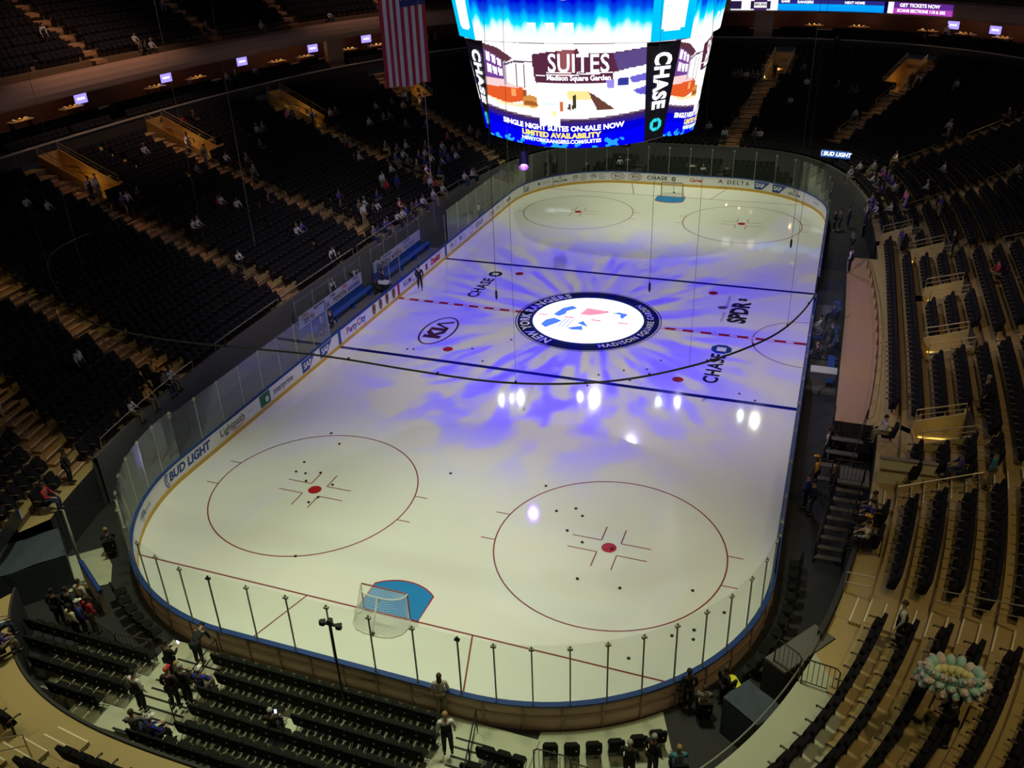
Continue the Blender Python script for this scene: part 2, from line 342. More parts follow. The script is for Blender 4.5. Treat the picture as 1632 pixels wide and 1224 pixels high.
for sx in (-1, 1):
    for sy in (-1, 1):
        cx, cy = sx*6.706, sy*21.03
        def circ(q):
            ring(q, cx, cy, 4.55, 4.61, I_THIN)
            for hx in (-1, 1):
                for hy in (-1, 1):
                    yy = cy+hy*.88; xx = math.sqrt(4.57**2-.88**2); rect(q, cx+hx*xx, yy-.025, cx+hx*(xx+.62), yy+.025, I_THIN)
                    ax, ay = cx+hx*.61, cy+hy*.25+hy*.0
                    rect(q, min(cx+hx*.4, cx+hx*1.6), cy+hy*.38-.025, max(cx+hx*.4, cx+hx*1.6), cy+hy*.38+.025, I_THIN)
                    rect(q, cx+hx*.4-.025, min(cy+hy*.38, cy+hy*1.28), cx+hx*.4+.025, max(cy+hy*.38, cy+hy*1.28), I_THIN)
        flat('faceoff_circle', circ)
        flat('faceoff_spot', lambda q: disc(q, cx, cy, .30, I_RED, ZL+.001))
        flat('faceoff_spot', lambda q: disc(q, sx*6.706, sy*6.25, .30, I_RED, ZL+.001))
flat('referee_crease', lambda q: ring(q, HW, 0, 3.02, 3.08, I_THIN, 90, 270))
def emblem(q):
    ring(q, 0, 0, 3.42, 4.36, I_NAVY, z=ZL+.002); ring(q, 0, 0, 4.44, 4.5, I_NAVY, z=ZL+.002); disc(q, 0, 0, 3.4, I_WHT, ZL+.0025, 64)
    def arc(txt, mid, size, flip=1):
        def mp(x, y):
            a = R_(mid)-flip*x/3.86; r = 3.88+flip*y
            return (r*math.cos(a), r*math.sin(a), ZL+.004)
        q.text(txt, size, mp, I_WHT, bold=.03, space=1.12)
    arc('NEW YORK RANGERS', 186, .80)
    def mp2(x, y):
        a = R_(-8)+x/3.9; r = 3.86-y; return (r*math.cos(a), r*math.sin(a), ZL+.004)
    q.text('MADISON SQUARE GARDEN', .55, mp2, I_WHT, bold=.02, space=1.15)
    T = lambda P, m: q.poly([(x, y, ZL+.004) for x, y in P], m)
    # two shields side by side, read from the left of the rink
    T([(-2.6, -1.4), (-2.2, -1.8), (-1.9, -1.3), (-1.7, -1.0), (-1.5, -.6), (-2.1, -.3), (-2.5, -.7)], I_LBLUE)
    T([(-2.3, .2), (-1.9, .0), (-1.6, .4), (-1.6, .9), (-1.1, 1.5), (-1.5, 1.8), (-2.0, 1.3)], I_LBLUE)
    T([(-.9, -1.5), (-.55, -1.7), (.1, -1.6), (-.1, -1.0)], I_LBLUE); T([(-.5, -.7), (.3, -1.1), (-.2, -.3)], I_LBLUE)
    T([(-.7, .6), (-.5, 1.7), (1.1, 1.5), (.6, 1.0), (.0, .65)], I_PINK)
    T([(1.2, 1.3), (1.6, 1.55), (2.2, 1.4), (2.0, .6), (1.8, .9), (1.75, 1.2)], I_LBLUE)
    for k in range(3): T([(-1.5+.25*k, -1.5), (-1.44+.25*k, -1.5), (-1.34+.25*k, -.2), (-1.4+.25*k, -.2)], I_LBLUE)
    T([(.6, -1.9), (.66, -1.9), (.9, 1.9), (.84, 1.9)], I_PALE)
    for k in range(4): rect(q, -3.2+1.7*k, -.1, -2.6+1.7*k, .1, I_PINK, ZL+.0045)
flat('centre_emblem', emblem, 'navy ring emblem with white lettering round a white disc')
def rot_text(q, txt, cx, cy, size, m, bold=.02, xs=1.0, shear=0, up=(-1, 0), rd=(0, 1), space=1.0):
    q.text(txt, size, lambda x, y: (cx+rd[0]*x+up[0]*y, cy+rd[1]*x+up[1]*y, ZL+.002), m, bold=bold, xs=xs, shear=shear, space=space)
def octo(q, cx, cy, r, m, mp=None):
    mp = mp or (lambda x, y: (cx+x, cy+y, ZL+.002))
    h = [(math.cos(R_(45*k+22.5)), math.sin(R_(45*k+22.5))) for k in range(8)]; g = [(.42*a, .42*c) for a, c in ((1, 1), (-1, 1), (-1, -1), (1, -1))]
    for k in range(4):
        a = h[(2*k+0) % 8]; c = h[(2*k+1) % 8]; e = h[(2*k+2) % 8]
        q.poly([mp(r*a[0], r*a[1]), mp(r*c[0], r*c[1]), mp(r*e[0]*.97, r*e[1]*.97), mp(r*g[(k+1) % 4][0], r*g[(k+1) % 4][1]), mp(r*g[k][0], r*g[k][1])], m)
def oval(q, c, ru, rv, wd, mp, m, n=48):
    q.grid(lambda u, v: mp((ru-wd*v)*math.cos(2*math.pi*u), (rv-wd*v)*math.sin(2*math.pi*u)), n, 1, m)
def kia_ice(q):
    mp = lambda x, y: (-8.3-y, -4.0+x, ZL+.002)
    oval(q, None, 2.0, 1.05, .12, mp, I_MAR); q.text('KI', 1.35, lambda x, y: mp(x-.38, y), I_MAR, bold=.07, xs=1.2)
    for sg in (-1, 1): q.poly([mp(.85-.1, .48), mp(.85+.12, .48), mp(.85+sg*.5+.11, -.48), mp(.85+sg*.5-.13, -.48)], I_MAR)
flat('ice_advert', kia_ice, 'dark maroon oval car maker advert painted in the ice')
def ch1(q): rot_text(q, 'CHASE', -8.35, 3.15, 1.05, I_BLK, .03, space=1.1)
flat('ice_octagon', lambda q: octo(q, -8.3, 5.75, .52, I_BLK))
flat('ice_advert', ch1, 'black bank advert lettering on the ice, left side')
def ch2(q): rot_text(q, 'CHASE', 8.4, -4.4, 1.1, I_BLK, .03, space=1.1)
flat('ice_octagon', lambda q: octo(q, 8.4, -1.95, .62, I_CHB), 'blue octagon')
flat('ice_advert', ch2, 'black bank advert with blue octagon on the ice, right side')
def spd(q):
    rot_text(q, 'SPDR', 8.75, 3.5, 1.45, I_BLK, .05, xs=.95); rot_text(q, 's', 8.6, 5.6, 1.0, I_BLK, .05)
    q.poly([(7.95, 4.1, ZL+.003), (7.75, 4.3, ZL+.003), (7.45, 4.2, ZL+.003), (7.3, 4.0, ZL+.003), (7.45, 3.75, ZL+.003), (7.8, 3.8, ZL+.003)], I_GREY)
    rot_text(q, 'STATE STREET', 7.85, 2.6, .25, I_GREY, 0); rot_text(q, 'GLOBAL ADVISORS', 7.85, 5.1, .22, I_GREY, 0)
flat('ice_advert', spd, 'bold black fund advert lettering on the ice')

# boards
bd = thing('dasher_boards', 'white dasher boards round the ice with blue cap and yellow kick plate', 'rink boards')
def sweep(prof, m, n=320, s0=0.0, s1=None, q=None):
    q = q or MB(); s1 = PERIM if s1 is None else s1
    for (o0, z0), (o1, z1) in zip(prof[:-1], prof[1:]):
        def f(u, v):
            s = s0+(s1-s0)*u; a = rink(s, o0+(o1-o0)*v); return (a[0], a[1], z0+(z1-z0)*v)
        q.grid(f, n, 1, m)
    return q
sweep([(0, .22), (0, 1.04)], BOARD).build('board_facing', bd)
sweep([(-.012, 0), (-.012, .22), (0, .22)], KICK).build('kick_plate', bd)
sweep([(-.03, 1.02), (-.03, 1.075), (.16, 1.075), (.16, 1.02), (.0, 1.02)], CAP).build('cap_rail', bd)
sweep([(.10, 1.02), (.10, -.02)], BACKB).build('board_back', bd)
q = MB()
for k in range(int(PERIM/1.22)):
    a = rink(k*1.22, .125); q.box((a[0], a[1], .5), (.07, .05, 1.0), RIB, rz=math.atan2(a[3], a[2]))
sweep([(.10, .60), (.14, .60), (.14, .52), (.10, .52)], RIB, q=q); q.build('back_ribs', bd)
# adverts along the boards
def bmap(sc_, z0=.62, off=-.008):
    def mp(x, y):
        a = rink(sc_-x, off); return (a[0], a[1], z0+y)
    return mp
def advert(x, y, fn, label):
    q = MB(); fn(q, bmap(s_near(x, y))); o = q.build('board_advert', bd); o['label'] = label; return o
def quad(q, mp, x0, y0, x1, y1, m, n=6): q.grid(lambda u, v: mp(x0+(x1-x0)*u, y0+(y1-y0)*v), n, 1, m)
def T_(txt, size, m, bold=.02, xs=1.0, shear=0.0, dx=0, dy=0, space=1.0):
    return lambda q, mp: q.text(txt, size, lambda x, y: mp(x+dx, y+dy), m, bold=bold, xs=xs, shear=shear, space=space)
def multi(*fs):
    def f(q, mp):
        for g in fs: g(q, mp)
    return f
def lines3(words, size, m, dx):
    return multi(*[T_(wd, size, m, 0, dx=dx, dy=(1-i)*size*.95) for i, wd in enumerate(words)])
def swirl(r, m, dx):
    def f(q, mp):
        for k in range(3):
            rr = r*(1-.28*k); P = [mp(dx+rr*math.cos(t), rr*.9*math.sin(t)) for t in [R_(-40+15*j) for j in range(17)]]
            q.tube(P, .018, m, 4)
        q.tube([mp(dx+r*.1, -r*.2), mp(dx-r*.3, -r*.8), mp(dx-r*.9, -r*1.4)], .018, m, 4)
    return f
def kia_b(q, mp):
    oval(q, None, .62, .32, .05, mp, MRN, 32); q.text('KI', .34, lambda x, y: mp(x-.12, y), MRN, bold=.03, xs=1.2)
    for sg in (-1, 1): q.poly([mp(.26, .12), mp(.31, .12), mp(.28+sg*.14+.03, -.12), mp(.28+sg*.14-.04, -.12)], MRN)
def sap(q, mp):
    q.poly([mp(-.62, -.32), mp(-.62, .32), mp(-.1, .32), mp(.62, .32), mp(.3, .0), mp(-.0, -.32)], SAPB)
    q.text('SAP', .46, lambda x, y: mp(x-.15, y+.02, ) if True else None, WHT2, bold=.03, xs=1.0, shear=.12)
WHT2 = mat('ad_white_print', (0.85, 0.85, 0.88), .5)
def sap(q, mp):
    q.poly([mp(-.68, -.34), mp(-.68, .34), mp(.72, .34), mp(.36, .0), mp(.02, -.34)], SAPB)
    mp2 = lambda x, y: bump(mp, x-.17, y+.02)
    q.text('SAP', .48, mp2, WHT2, bold=.035)
def bump(mp, x, y):
    p = Vector(mp(x, y)); c = Vector((0, p.y*.0, p.z)); n = Vector((-p.x, -p.y, 0)).normalized()*.035; return tuple(p+n)
def ups(q, mp):
    sh = lambda k: [(-.19*k, .30*k), (0, .36*k), (.19*k, .30*k), (.2*k, -.08*k), (.12*k, -.26*k), (0, -.36*k), (-.12*k, -.26*k), (-.2*k, -.08*k)]
    q.poly([mp(*p) for p in sh(1)], GLD); q.poly([bump(mp, *p) for p in sh(.88)], BRN)
    q.text('ups', .26, lambda x, y: (lambda p: (p[0]+(-.006 if p[0] > 0 else .006), p[1], p[2]))(bump(mp, x, y-.06)), GLD, bold=.02, xs=.85)
def ent(q, mp):
    quad(q, mp, -1.75, -.34, -.85, .34, GRN); q.text('e', .62, lambda x, y: bump(mp, x-1.2, y), WHT2, bold=.03)
    q.text('nterprise', .5, lambda x, y: mp(x+.38, y), INK, bold=.008)
def chase_b(q, mp): q.text('CHASE', .46, lambda x, y: mp(x-.25, y), INK, bold=.02, xs=1.25, space=1.1); octo(q, 0, 0, .2, INK, lambda x, y: mp(x+1.25, y))
def delta(q, mp):
    q.poly([mp(-1.5, -.15), mp(-1.25, .24), mp(-1.25, .02)], REDI); q.poly([mp(-1.25, .24), mp(-1.0, -.15), mp(-1.25, .02)], MRN)
    q.text('DELTA', .46, lambda x, y: mp(x+.3, y), INK, bold=.012, xs=1.15, space=1.35)
def kumho(q, mp):
    q.text('KUM', .5, lambda x, y: mp(x-.45, y), INK, bold=.02, space=1.15); oval(q, None, .26, .28, .05, lambda x, y: mp(x+.55, y), INK, 24); q.text('O', .5, lambda x, y: mp(x+1.15, y), INK, bold=.02)
def party(q, mp):
    for ch, dx, m in (('P', -1.15, REDI), ('a', -.84, SAPB), ('r', -.62, REDI), ('t', -.44, SAPB), ('y', -.2, SAPB), ('C', .2, REDI), ('i', .5, SAPB), ('t', .66, SAPB), ('y', .9, SAPB)):
        q.text(ch, .58, lambda x, y: mp(x+dx, y), m, bold=.03)
def lightp(q, mp):
    q.text('Lightpath', .56, lambda x, y: mp(x-.2, y+.04), INK, bold=.005, xs=.95)
    q.tube([mp(.2+.6*math.cos(t), -.02-.26*math.sin(t)) for t in [R_(20+12*k) for k in range(12)]], .02, REDI, 4); q.tube([mp(1.0, .0), mp(1.7, .1)], .012, GRY, 4)
def bud(q, mp):
    q.text('BUD LIGHT', .58, lambda x, y: mp(x+.12, y), BLU, bold=.045, shear=.15, xs=1.0)
    q.tube([mp(-1.45+.22*math.cos(t), .33*math.sin(t)) for t in [R_(100+14*k) for k in range(13)]], .03, BLU, 4); q.tube([mp(-1.33+.2*math.cos(t), .28*math.sin(t)) for t in [R_(110+14*k) for k in range(11)]], .02, BLU, 4)
def bldg(q, mp):
    quad(q, mp, -.5, -.3, -.3, .3, GRY); quad(q, mp, -.3, -.3, .3, -.2, GRY); q.poly([mp(-.28, -.2), mp(-.1, .05), mp(.1, -.2)], GRY); q.tube([mp(-.2, .18), mp(.5, .2)], .012, GRY, 4); quad(q, mp, .0, -.15, .25, .1, GRY)
TWC = ['Time', 'Warner', 'Cable']
ADS = [(-12.3, -25.3, multi(T_('Acropolis', .34, GRY, .01, shear=.2), swirl(.2, GRY, -.2)), 'grey-blue script advert at the near left corner'),
 (-12.95, -21.6, bud, 'large blue slanted beer advert'), (-12.95, -18.0, lightp, 'black advert with red swoosh'), (-12.95, -14.1, ent, 'advert with green e block'),
 (-12.95, -11.2, sap, 'blue trapezoid advert, nearer of the left pair'), (-12.95, -9.3, sap, 'blue trapezoid advert by the near blue line'), (-12.95, -5.6, party, 'advert in red and blue letters'),
 (-12.95, -3.5, ups, 'brown shield advert'), (-12.95, -2.6, ups, 'brown shield advert'), (-12.95, -1.7, ups, 'brown shield advert'), (-12.95, -.75, ups, 'brown shield advert by the centre line'),
 (-12.95, 1.8, kumho, 'black tyre maker advert'), (-12.95, 5.7, multi(T_("Dunkin'", .62, REDI, .06, xs=.85, dx=.25), lambda q, mp: quad(q, mp, -1.5, -.25, -1.15, .2, MRN)), 'red doughnut shop advert'),
 (-12.95, 9.2, multi(swirl(.24, GRY, -.35), lines3(TWC, .19, GRY, .35)), 'small grey cable company advert beside the far blue line'), (-12.95, 10.9, multi(swirl(.24, GRY, -.35), lines3(TWC, .19, GRY, .35)), 'second small grey cable company advert'),
 (-12.95, 13.9, multi(T_('LEXUS', .5, INK, .02, shear=.2, xs=1.1, dx=.4), lambda q, mp: oval(q, None, .3, .3, .03, lambda x, y: mp(x-1.2, y), INK, 24)), 'black car maker advert'),
 (-12.95, 17.1, T_('Coke', .5, mat('ad_faded_orange', (.65, .35, .28), .5), .03, shear=.3), 'faded orange script advert'), (-12.95, 18.6, T_('ZERO', .32, GRY, .0, shear=.2), 'faded grey advert'), (-12.95, 19.8, lambda q, mp: quad(q, mp, -.02, -.38, .02, .38, INK), 'thin black panel joint'),
 (-12.95, 21.2, T_('serta', .5, INK, .02, xs=1.0), 'black mattress advert'), (-12.5, 24.7, bldg, 'grey building silhouette advert'), (-11.6, 26.6, multi(T_('STUBHUB', .2, GRY, 0, dx=.3), lambda q, mp: quad(q, mp, -.6, -.1, -.4, .15, INK)), 'small grey advert'),
 (-10.3, 27.9, multi(T_('NHL.COM', .3, INK, .02, shear=.15, dy=-.1), lambda q, mp: oval(q, None, .1, .13, .05, lambda x, y: mp(x, y+.2), INK, 12)), 'black league advert, far left'),
 (-8.9, 29.2, multi(swirl(.24, GRY, -.4), lines3(TWC, .2, INK, .35)), 'cable company advert behind the far goal, left'), (-7.4, 30.0, multi(swirl(.24, GRY, -.4), lines3(TWC, .2, INK, .35)), 'cable company advert behind the far goal, right'),
 (-5.6, 30.3, kia_b, 'maroon oval car maker advert, left'), (-4.05, 30.48, kia_b, 'maroon oval car maker advert, right'), (-1.75, 30.48, chase_b, 'black bank advert behind the far goal'),
 (1.5, 30.48, T_('Carvel', .42, REDI, .03, shear=.25), 'red script advert'), (4.9, 30.46, delta, 'airline advert with red triangle'), (7.3, 30.0, sap, 'blue trapezoid advert, far end left'), (8.8, 29.2, sap, 'blue trapezoid advert, far end right'),
 (10.1, 28.2, multi(T_('NHL.COM', .3, INK, .02, shear=.15, dy=-.1), lambda q, mp: oval(q, None, .1, .13, .05, lambda x, y: mp(x, y+.2), INK, 12)), 'black league advert, far right'),
 (12.0, 25.8, T_('Investors', .26, SAPB, .0, shear=.2), 'small blue advert at the far right corner')]
for x, y, fn, lab in ADS: advert(x, y, fn, lab)
for x, y, m in ((-12.95, 0, REDI), (-12.95, 7.75, BLU), (-12.95, -7.75, BLU)): advert(x, y, lambda q, mp: quad(q, mp, -.15, -.4, .15, .42, m), 'painted line carried up the boards')
for s_ in (s_near(-10.9, 27.4), s_near(10.9, 27.4)): 
    q = MB(); mp = bmap(s_); quad(q, mp, -.02, -.4, .02, .42, INK); q.build('panel_joint', bd)

# glass round the rink: open at the two player benches (left)
gl = thing('rink_glass', 'clear glass panes with metal stanchions above the dasher boards', 'rink glass')
def pane(s0, s1, z1, n):
    q = MB()
    for o in (.03, .045):
        q.grid(lambda u, v: (lambda a: (a[0], a[1], 1.075+(z1-1.075)*v))(rink(s0+(s1-s0)*u, o)), n, 1, GLASS)
    q.build('glass_pane', gl)
def post(s, z1):
    a = rink(s, .09); rz = math.atan2(a[3], a[2]); q = MB(); q.box((a[0], a[1], 1.075+(z1-1.075)/2), (.042, .042, z1-1.075), POST, rz=rz)
    q.box((a[0], a[1], z1-.12), (.09, .16, .07), POST, rz=rz); q.build('stanchion', gl)
POST = mat('stanchion_olive_grey', (0.34, 0.34, 0.26), .6)
s = 0.0; sL0, sL1 = s_near(-HW, 8.6), s_near(-HW, -8.6); ss = []
SA = s_near(-12.95, -21.9); SB = s_near(12.95, -21.9)
def runp(s0, s1, step, h):
    n = max(1, round((s1-s0)/step))
    for k in range(n):
        pane(s0+(s1-s0)*k/n+.012, s0+(s1-s0)*(k+1)/n-.012, h, 2); post(s0+(s1-s0)*k/n, h)
    post(s1, h)
runp(0.0, 21.9, 2.44, 2.9); runp(21.9, sL0, 1.9, 3.47); runp(sL1, SA, 1.75, 3.3); runp(SA, SA+13.4, 1.22, 3.47); runp(SA+13.4, SA+22.3, 1.48, 3.47); runp(SA+22.3, SB, 1.12, 3.47); runp(SB, PERIM, 2.44, 2.9)

# ------------------------------------------------------------------ measured positions (metres)
PEOPLE=[(-33.26,1.61,'s','w'),(-34.82,9.41,'s','k'),(-34.73,8.07,'s','r'),(-30.43,4.66,'t','g'),(-29.35,5.68,'s','w'),(-28.98,6.82,'s','g'),(-27.13,5.21,'t','g'),(-29.78,2.31,'s','g'),(-31.66,-10.01,'s','w'),(-31.58,-9.4,'s','w'),(-29.68,-4.73,'s','w'),(-29.69,-5.21,'s','u'),(-29.67,-3.74,'s','k'),(-26.36,-0.5,'s','r'),(-26.09,-0.21,'s','w'),(-25.34,0.29,'s','w'),(-25.43,-4.45,'s','w'),(-25.34,-3.97,'s','w'),(-24.24,2.57,'s','k'),(-31.16,12.08,'s','w'),(-31.18,12.83,'s','g'),(-29.41,9.93,'s','k'),(-29.31,20.6,'s','w'),(-29.25,21.36,'s','k'),(-20.78,0.81,'s','b'),(-20.75,0.2,'s','w'),(-21.3,7.4,'s','u'),(-20.89,6.02,'s','k'),(-26.96,22.26,'s','w'),(-27.36,25.61,'s','w'),(-26.56,24.35,'s','g'),(-26.34,25.14,'s','g'),(-24.71,24.95,'s','g'),(-23.21,26.49,'s','b'),(-27.37,27.93,'s','g'),(-26.26,28.24,'s','w'),(-23.74,14.38,'s','k'),(-23.48,15.06,'s','w'),(-22.74,20.76,'s','w'),(-23.08,19.07,'s','g'),(-22.67,19.41,'s','g'),(-21.77,18.85,'s','w'),(-21.69,17.62,'s','b'),(-21.08,18.11,'s','g'),(-21.36,15.33,'s','w'),(-20.87,20.76,'s','w'),(-20.85,22.27,'s','g'),(-20.38,23.49,'s','w'),(-20.06,21.8,'s','b'),(-19.42,21.68,'s','b'),(-19.24,22.34,'s','u'),(-19.77,20.24,'s','w'),(-19.24,20.33,'s','b'),(-18.66,20.32,'s','w'),(-19.68,19.13,'s','b'),(-18.42,21.37,'s','b'),(-19.33,17.85,'s','u'),(-18.66,18.36,'s','b'),(-19.89,17.85,'s','g'),(-19.96,11.59,'t','r'),(-20.11,12.53,'t','w'),(-19.85,13.2,'t','b'),(-19.18,9.77,'s','b'),(-19.2,7.81,'s','w'),(-18.6,6.24,'t','w'),(-18.3,8.12,'s','w'),(-18.29,7.51,'s','k'),(-18.05,9.88,'s','r'),(-17.77,9.93,'s','w'),(-19.77,7.08,'s','g'),(-16.86,11.95,'s','w'),(-17.21,10.92,'s','u'),(-17.44,15.29,'t','w'),(-17.3,15.79,'s','r'),(-18.7,15.99,'s','g'),(-18.35,16.06,'s','r'),(-15.95,11.9,'s','w'),(-16.07,13.71,'s','w'),(-16.71,15.41,'s','w'),(-17.13,5.8,'s','b'),(-16.93,6.08,'s','u'),(-16.58,6.16,'s','b'),(-16.82,4.04,'s','g'),(-16.14,4.67,'s','b'),(-16.07,7.74,'s','w'),(-15.79,8.53,'s','w'),(-15.42,8.47,'s','w'),(-16.33,9.14,'s','b'),(-16.28,10.13,'s','k'),(-16.63,20.49,'s','w'),(-16.35,20.8,'s','g'),(-15.46,19.14,'s','w'),(-18.76,24.58,'s','g'),(-19.13,23.61,'s','g'),(-18.42,22.63,'s','w'),(-19.58,28.89,'s','g'),(-19.02,28.87,'s','g'),(-20.4,25.63,'s','r'),(-20.67,19.81,'s','b'),(-20.01,-20.03,'t','w'),(-20.37,-6.15,'p','v'),(-31.13,-5.68,'t','v'),(-31.26,-5.08,'t','w'),(-32.11,5.23,'t','v'),(-29.75,18.28,'t','v'),(-30.53,16.17,'t','p'),(-30.47,16.93,'t','g'),(-26.86,29.74,'t','w'),(-26.49,30.46,'t','k'),(-25.65,30.72,'t','g'),(-25.08,16.25,'t','g'),(-17.0,-1.33,'t','v'),(-13.91,-27.76,'s','r'),(-14.75,-26.04,'t','k'),(-15.97,-19.98,'s','y'),(-17.41,-18.22,'s','y'),(-16.16,-21.32,'s','w'),(-15.07,-18.01,'s','w'),(-14.92,-18.45,'s','g'),(2.1,47.59,'s','g'),(2.5,47.48,'s','k'),(2.79,47.61,'s','g'),(3.41,47.62,'s','w'),(3.97,47.59,'s','k'),(4.47,47.52,'s','g'),(9.41,46.36,'s','w'),(8.76,48.53,'s','g'),(12.46,45.48,'s','k'),(13.58,43.83,'s','k'),(14.02,43.77,'s','g'),(8.17,42.9,'s','w'),(14.51,40.04,'s','w'),(22.62,41.1,'s','w'),(1.2,38.62,'s','w'),(6.15,37.7,'s','w'),(5.68,37.78,'s','g'),(21.76,33.14,'s','w'),(21.47,31.38,'s','g'),(21.39,32.8,'s','w'),(17.42,28.9,'s','w'),(21.21,23.88,'s','w'),(24.78,19.88,'s','w'),(19.4,20.44,'s','w'),(25.31,32.11,'s','k'),(11.47,51.94,'t','k'),(6.02,48.07,'t','k'),(19.18,43.03,'t','v'),(18.56,43.53,'t','k'),(2.91,37.04,'t','w'),(14.82,27.74,'s','w'),(15.09,27.52,'s','g'),(15.34,28.58,'s','w'),(16.44,28.18,'s','w'),(16.03,25.0,'s','w'),(16.59,25.58,'s','p'),(16.8,25.97,'s','u'),(17.11,24.62,'s','u'),(17.32,23.73,'s','u'),(16.85,23.72,'s','g'),(17.18,22.15,'s','u'),(17.76,22.1,'s','w'),(17.86,23.29,'s','u'),(18.19,21.37,'s','g'),(18.02,18.55,'t','p'),(18.53,17.48,'t','u'),(18.42,17.39,'s','u'),(19.81,15.62,'t','u'),(15.2,17.65,'s','w'),(16.11,19.92,'s','b'),(16.32,18.66,'s','u'),(15.99,18.61,'s','b'),(15.74,19.95,'s','u'),(14.82,20.17,'s','w'),(17.1,17.38,'s','w'),(17.46,10.61,'t','u'),(22.33,2.63,'s','r'),(20.79,7.98,'t','k'),(20.08,-11.37,'t','k'),(16.58,-13.24,'s','w'),(16.19,-19.68,'s','b'),(15.98,-20.98,'s','w'),(15.8,-20.6,'s','y'),(16.38,-19.1,'s','g'),(18.92,-16.75,'s','u'),(19.77,-17.42,'t','t'),(17.18,-26.07,'t','v'),(-9.33,-34.24,'s','u'),(-10.11,-33.69,'s','w')]
PFLOOR=[(14.44,-12.06,'t','v',0.0),(14.8,-12.28,'t','k',0.0),(14.11,-14.52,'t','y',0.0),(14.79,-15.14,'t','k',0.0),(14.07,-16.45,'t','n',0.0),(13.82,-16.06,'t','b',0.0),(13.24,0.63,'s','w',0.3),(14.18,-1.09,'t','k',0.3),(14.54,-1.99,'s','k',0.3),(13.37,-3.12,'s','k',0.3),(14.22,2.56,'s','b',0.3),(13.64,-0.58,'s','g',0.3),(14.79,10.41,'t','g',2.0),(14.75,6.78,'t','v',2.0),(13.98,21.2,'t','g',0.0),(13.62,20.95,'t','k',0.0),(14.59,21.99,'t','g',0.0),(15.63,16.57,'t','w',2.0),(-12.23,1.75,'w','k',0.0),(-14.24,-7.54,'t','k',0.0),(-14.3,-6.42,'t','n',0.0),(-14.36,0.58,'t','k',0.0),(-14.16,-0.87,'t','k',0.0),(-16.16,-0.31,'b','w',0.6),(-15.9,-3.21,'t','v',0.6),(-14.7,0.92,'t','g',0.6),(-5.92,32.39,'t','w',0.2),(-5.29,32.76,'t','g',0.2),(-12.57,30.46,'t','k',0.2),(-11.9,31.08,'t','g',0.2),(-9.02,31.96,'s','g',0.2),(0.69,33.17,'s','w',0.2),(1.77,32.51,'s','w',0.2),(3.84,32.97,'s','g',0.2),(-13.59,15.98,'t','w',0.2),(-14.38,16.85,'t','g',0.2),(-4.75,-34.12,'t','v',1.1),(-4.98,-32.48,'p','k',0.7),(-4.77,-31.5,'b','k',0.3),(-3.82,-33.7,'t','h',0.9),(-3.85,-34.31,'s','g',1.3),(-3.24,-34.34,'s','j',1.1),(-3.53,-33.46,'t','k',0.7),(-3.53,-32.64,'s','j',0.5),(-4.36,-32.26,'s','k',0.4),(-0.29,-32.93,'s','q',0.7),(3.78,-30.69,'t','m',0.1),(4.72,-32.29,'t','v',0.5),(9.89,-31.25,'t','k',0.1),(10.48,-30.83,'t','k',0.1),(11.01,-28.02,'t','k',0.0),(11.54,-28.21,'s','g',0.0),(12.03,-27.55,'t','k',0.0),(11.2,-30.63,'s','t',0.0),(-11.08,-31.28,'t','k',0.0),(-10.67,-31.05,'t','k',0.0),(-10.53,-30.59,'t','c',0.0),(-9.44,-31.69,'t','j',0.3),(-9.26,-31.44,'t','r',0.3),(-9.53,-31.95,'t','c',0.3),(-12.17,-27.49,'s','k',0.0)]
PUP=[(-38.13,9.13,'s','w'),(-37.89,9.78,'s','w'),(-37.14,9.13,'s','k'),(-37.49,16.83,'s','k'),(-35.68,22.14,'s','w'),(-33.67,30.26,'s','w'),(-40.76,2.61,'t','v'),(-40.19,15.32,'t','g'),(19.93,49.76,'s','w')]
PSUITE=[(-36.68,18.16,'s','w'),(-36.52,19.2,'s','g'),(-36.13,21.55,'s','w'),(-35.93,22.46,'s','k'),(-28.73,42.15,'t','w'),(-28.14,42.94,'t','g'),(-27.95,42.12,'s','g'),(19.16,50.52,'s','k'),(20.95,49.3,'s','w'),(22.5,48.1,'s','k'),(20.59,50.34,'t','w')]
PUCKS=[(-8.35,-19.24),(-8.29,-20.04),(-7.15,-19.79),(-7.79,-20.04),(-7.44,-20.56),(-6.13,-20.47),(-6.25,-21.51),(-6.45,-21.96),(-8.46,-16.58),(-7.57,-17.34),(-5.01,-25.3),(-1.41,-18.08),(3.02,-17.75),(4.74,-18.95),(4.01,-19.36),(-9.0,-6.95),(-8.64,-6.85),(-5.34,-5.82),(-4.17,-7.16),(-3.56,-4.08),(2.53,-6.95),(5.4,-4.32),(3.71,-6.07),(4.89,-5.58),(4.3,-7.11),(2.27,-8.3),(4.82,-20.49),(5.14,-19.37),(5.61,-21.04),(6.03,-23.19),(7.68,-23.21),(8.79,-26.52),(9.97,-25.04),(10.26,-22.53),(11.52,-23.34),(10.65,-24.53),(10.7,-24.99),(10.01,-6.95),(10.85,-7.46),(6.83,-21.07),(-0.64,-26.59)]
CHAIR_SKIP = [(p[0], p[1]) for p in PFLOOR if p[2] == 's']

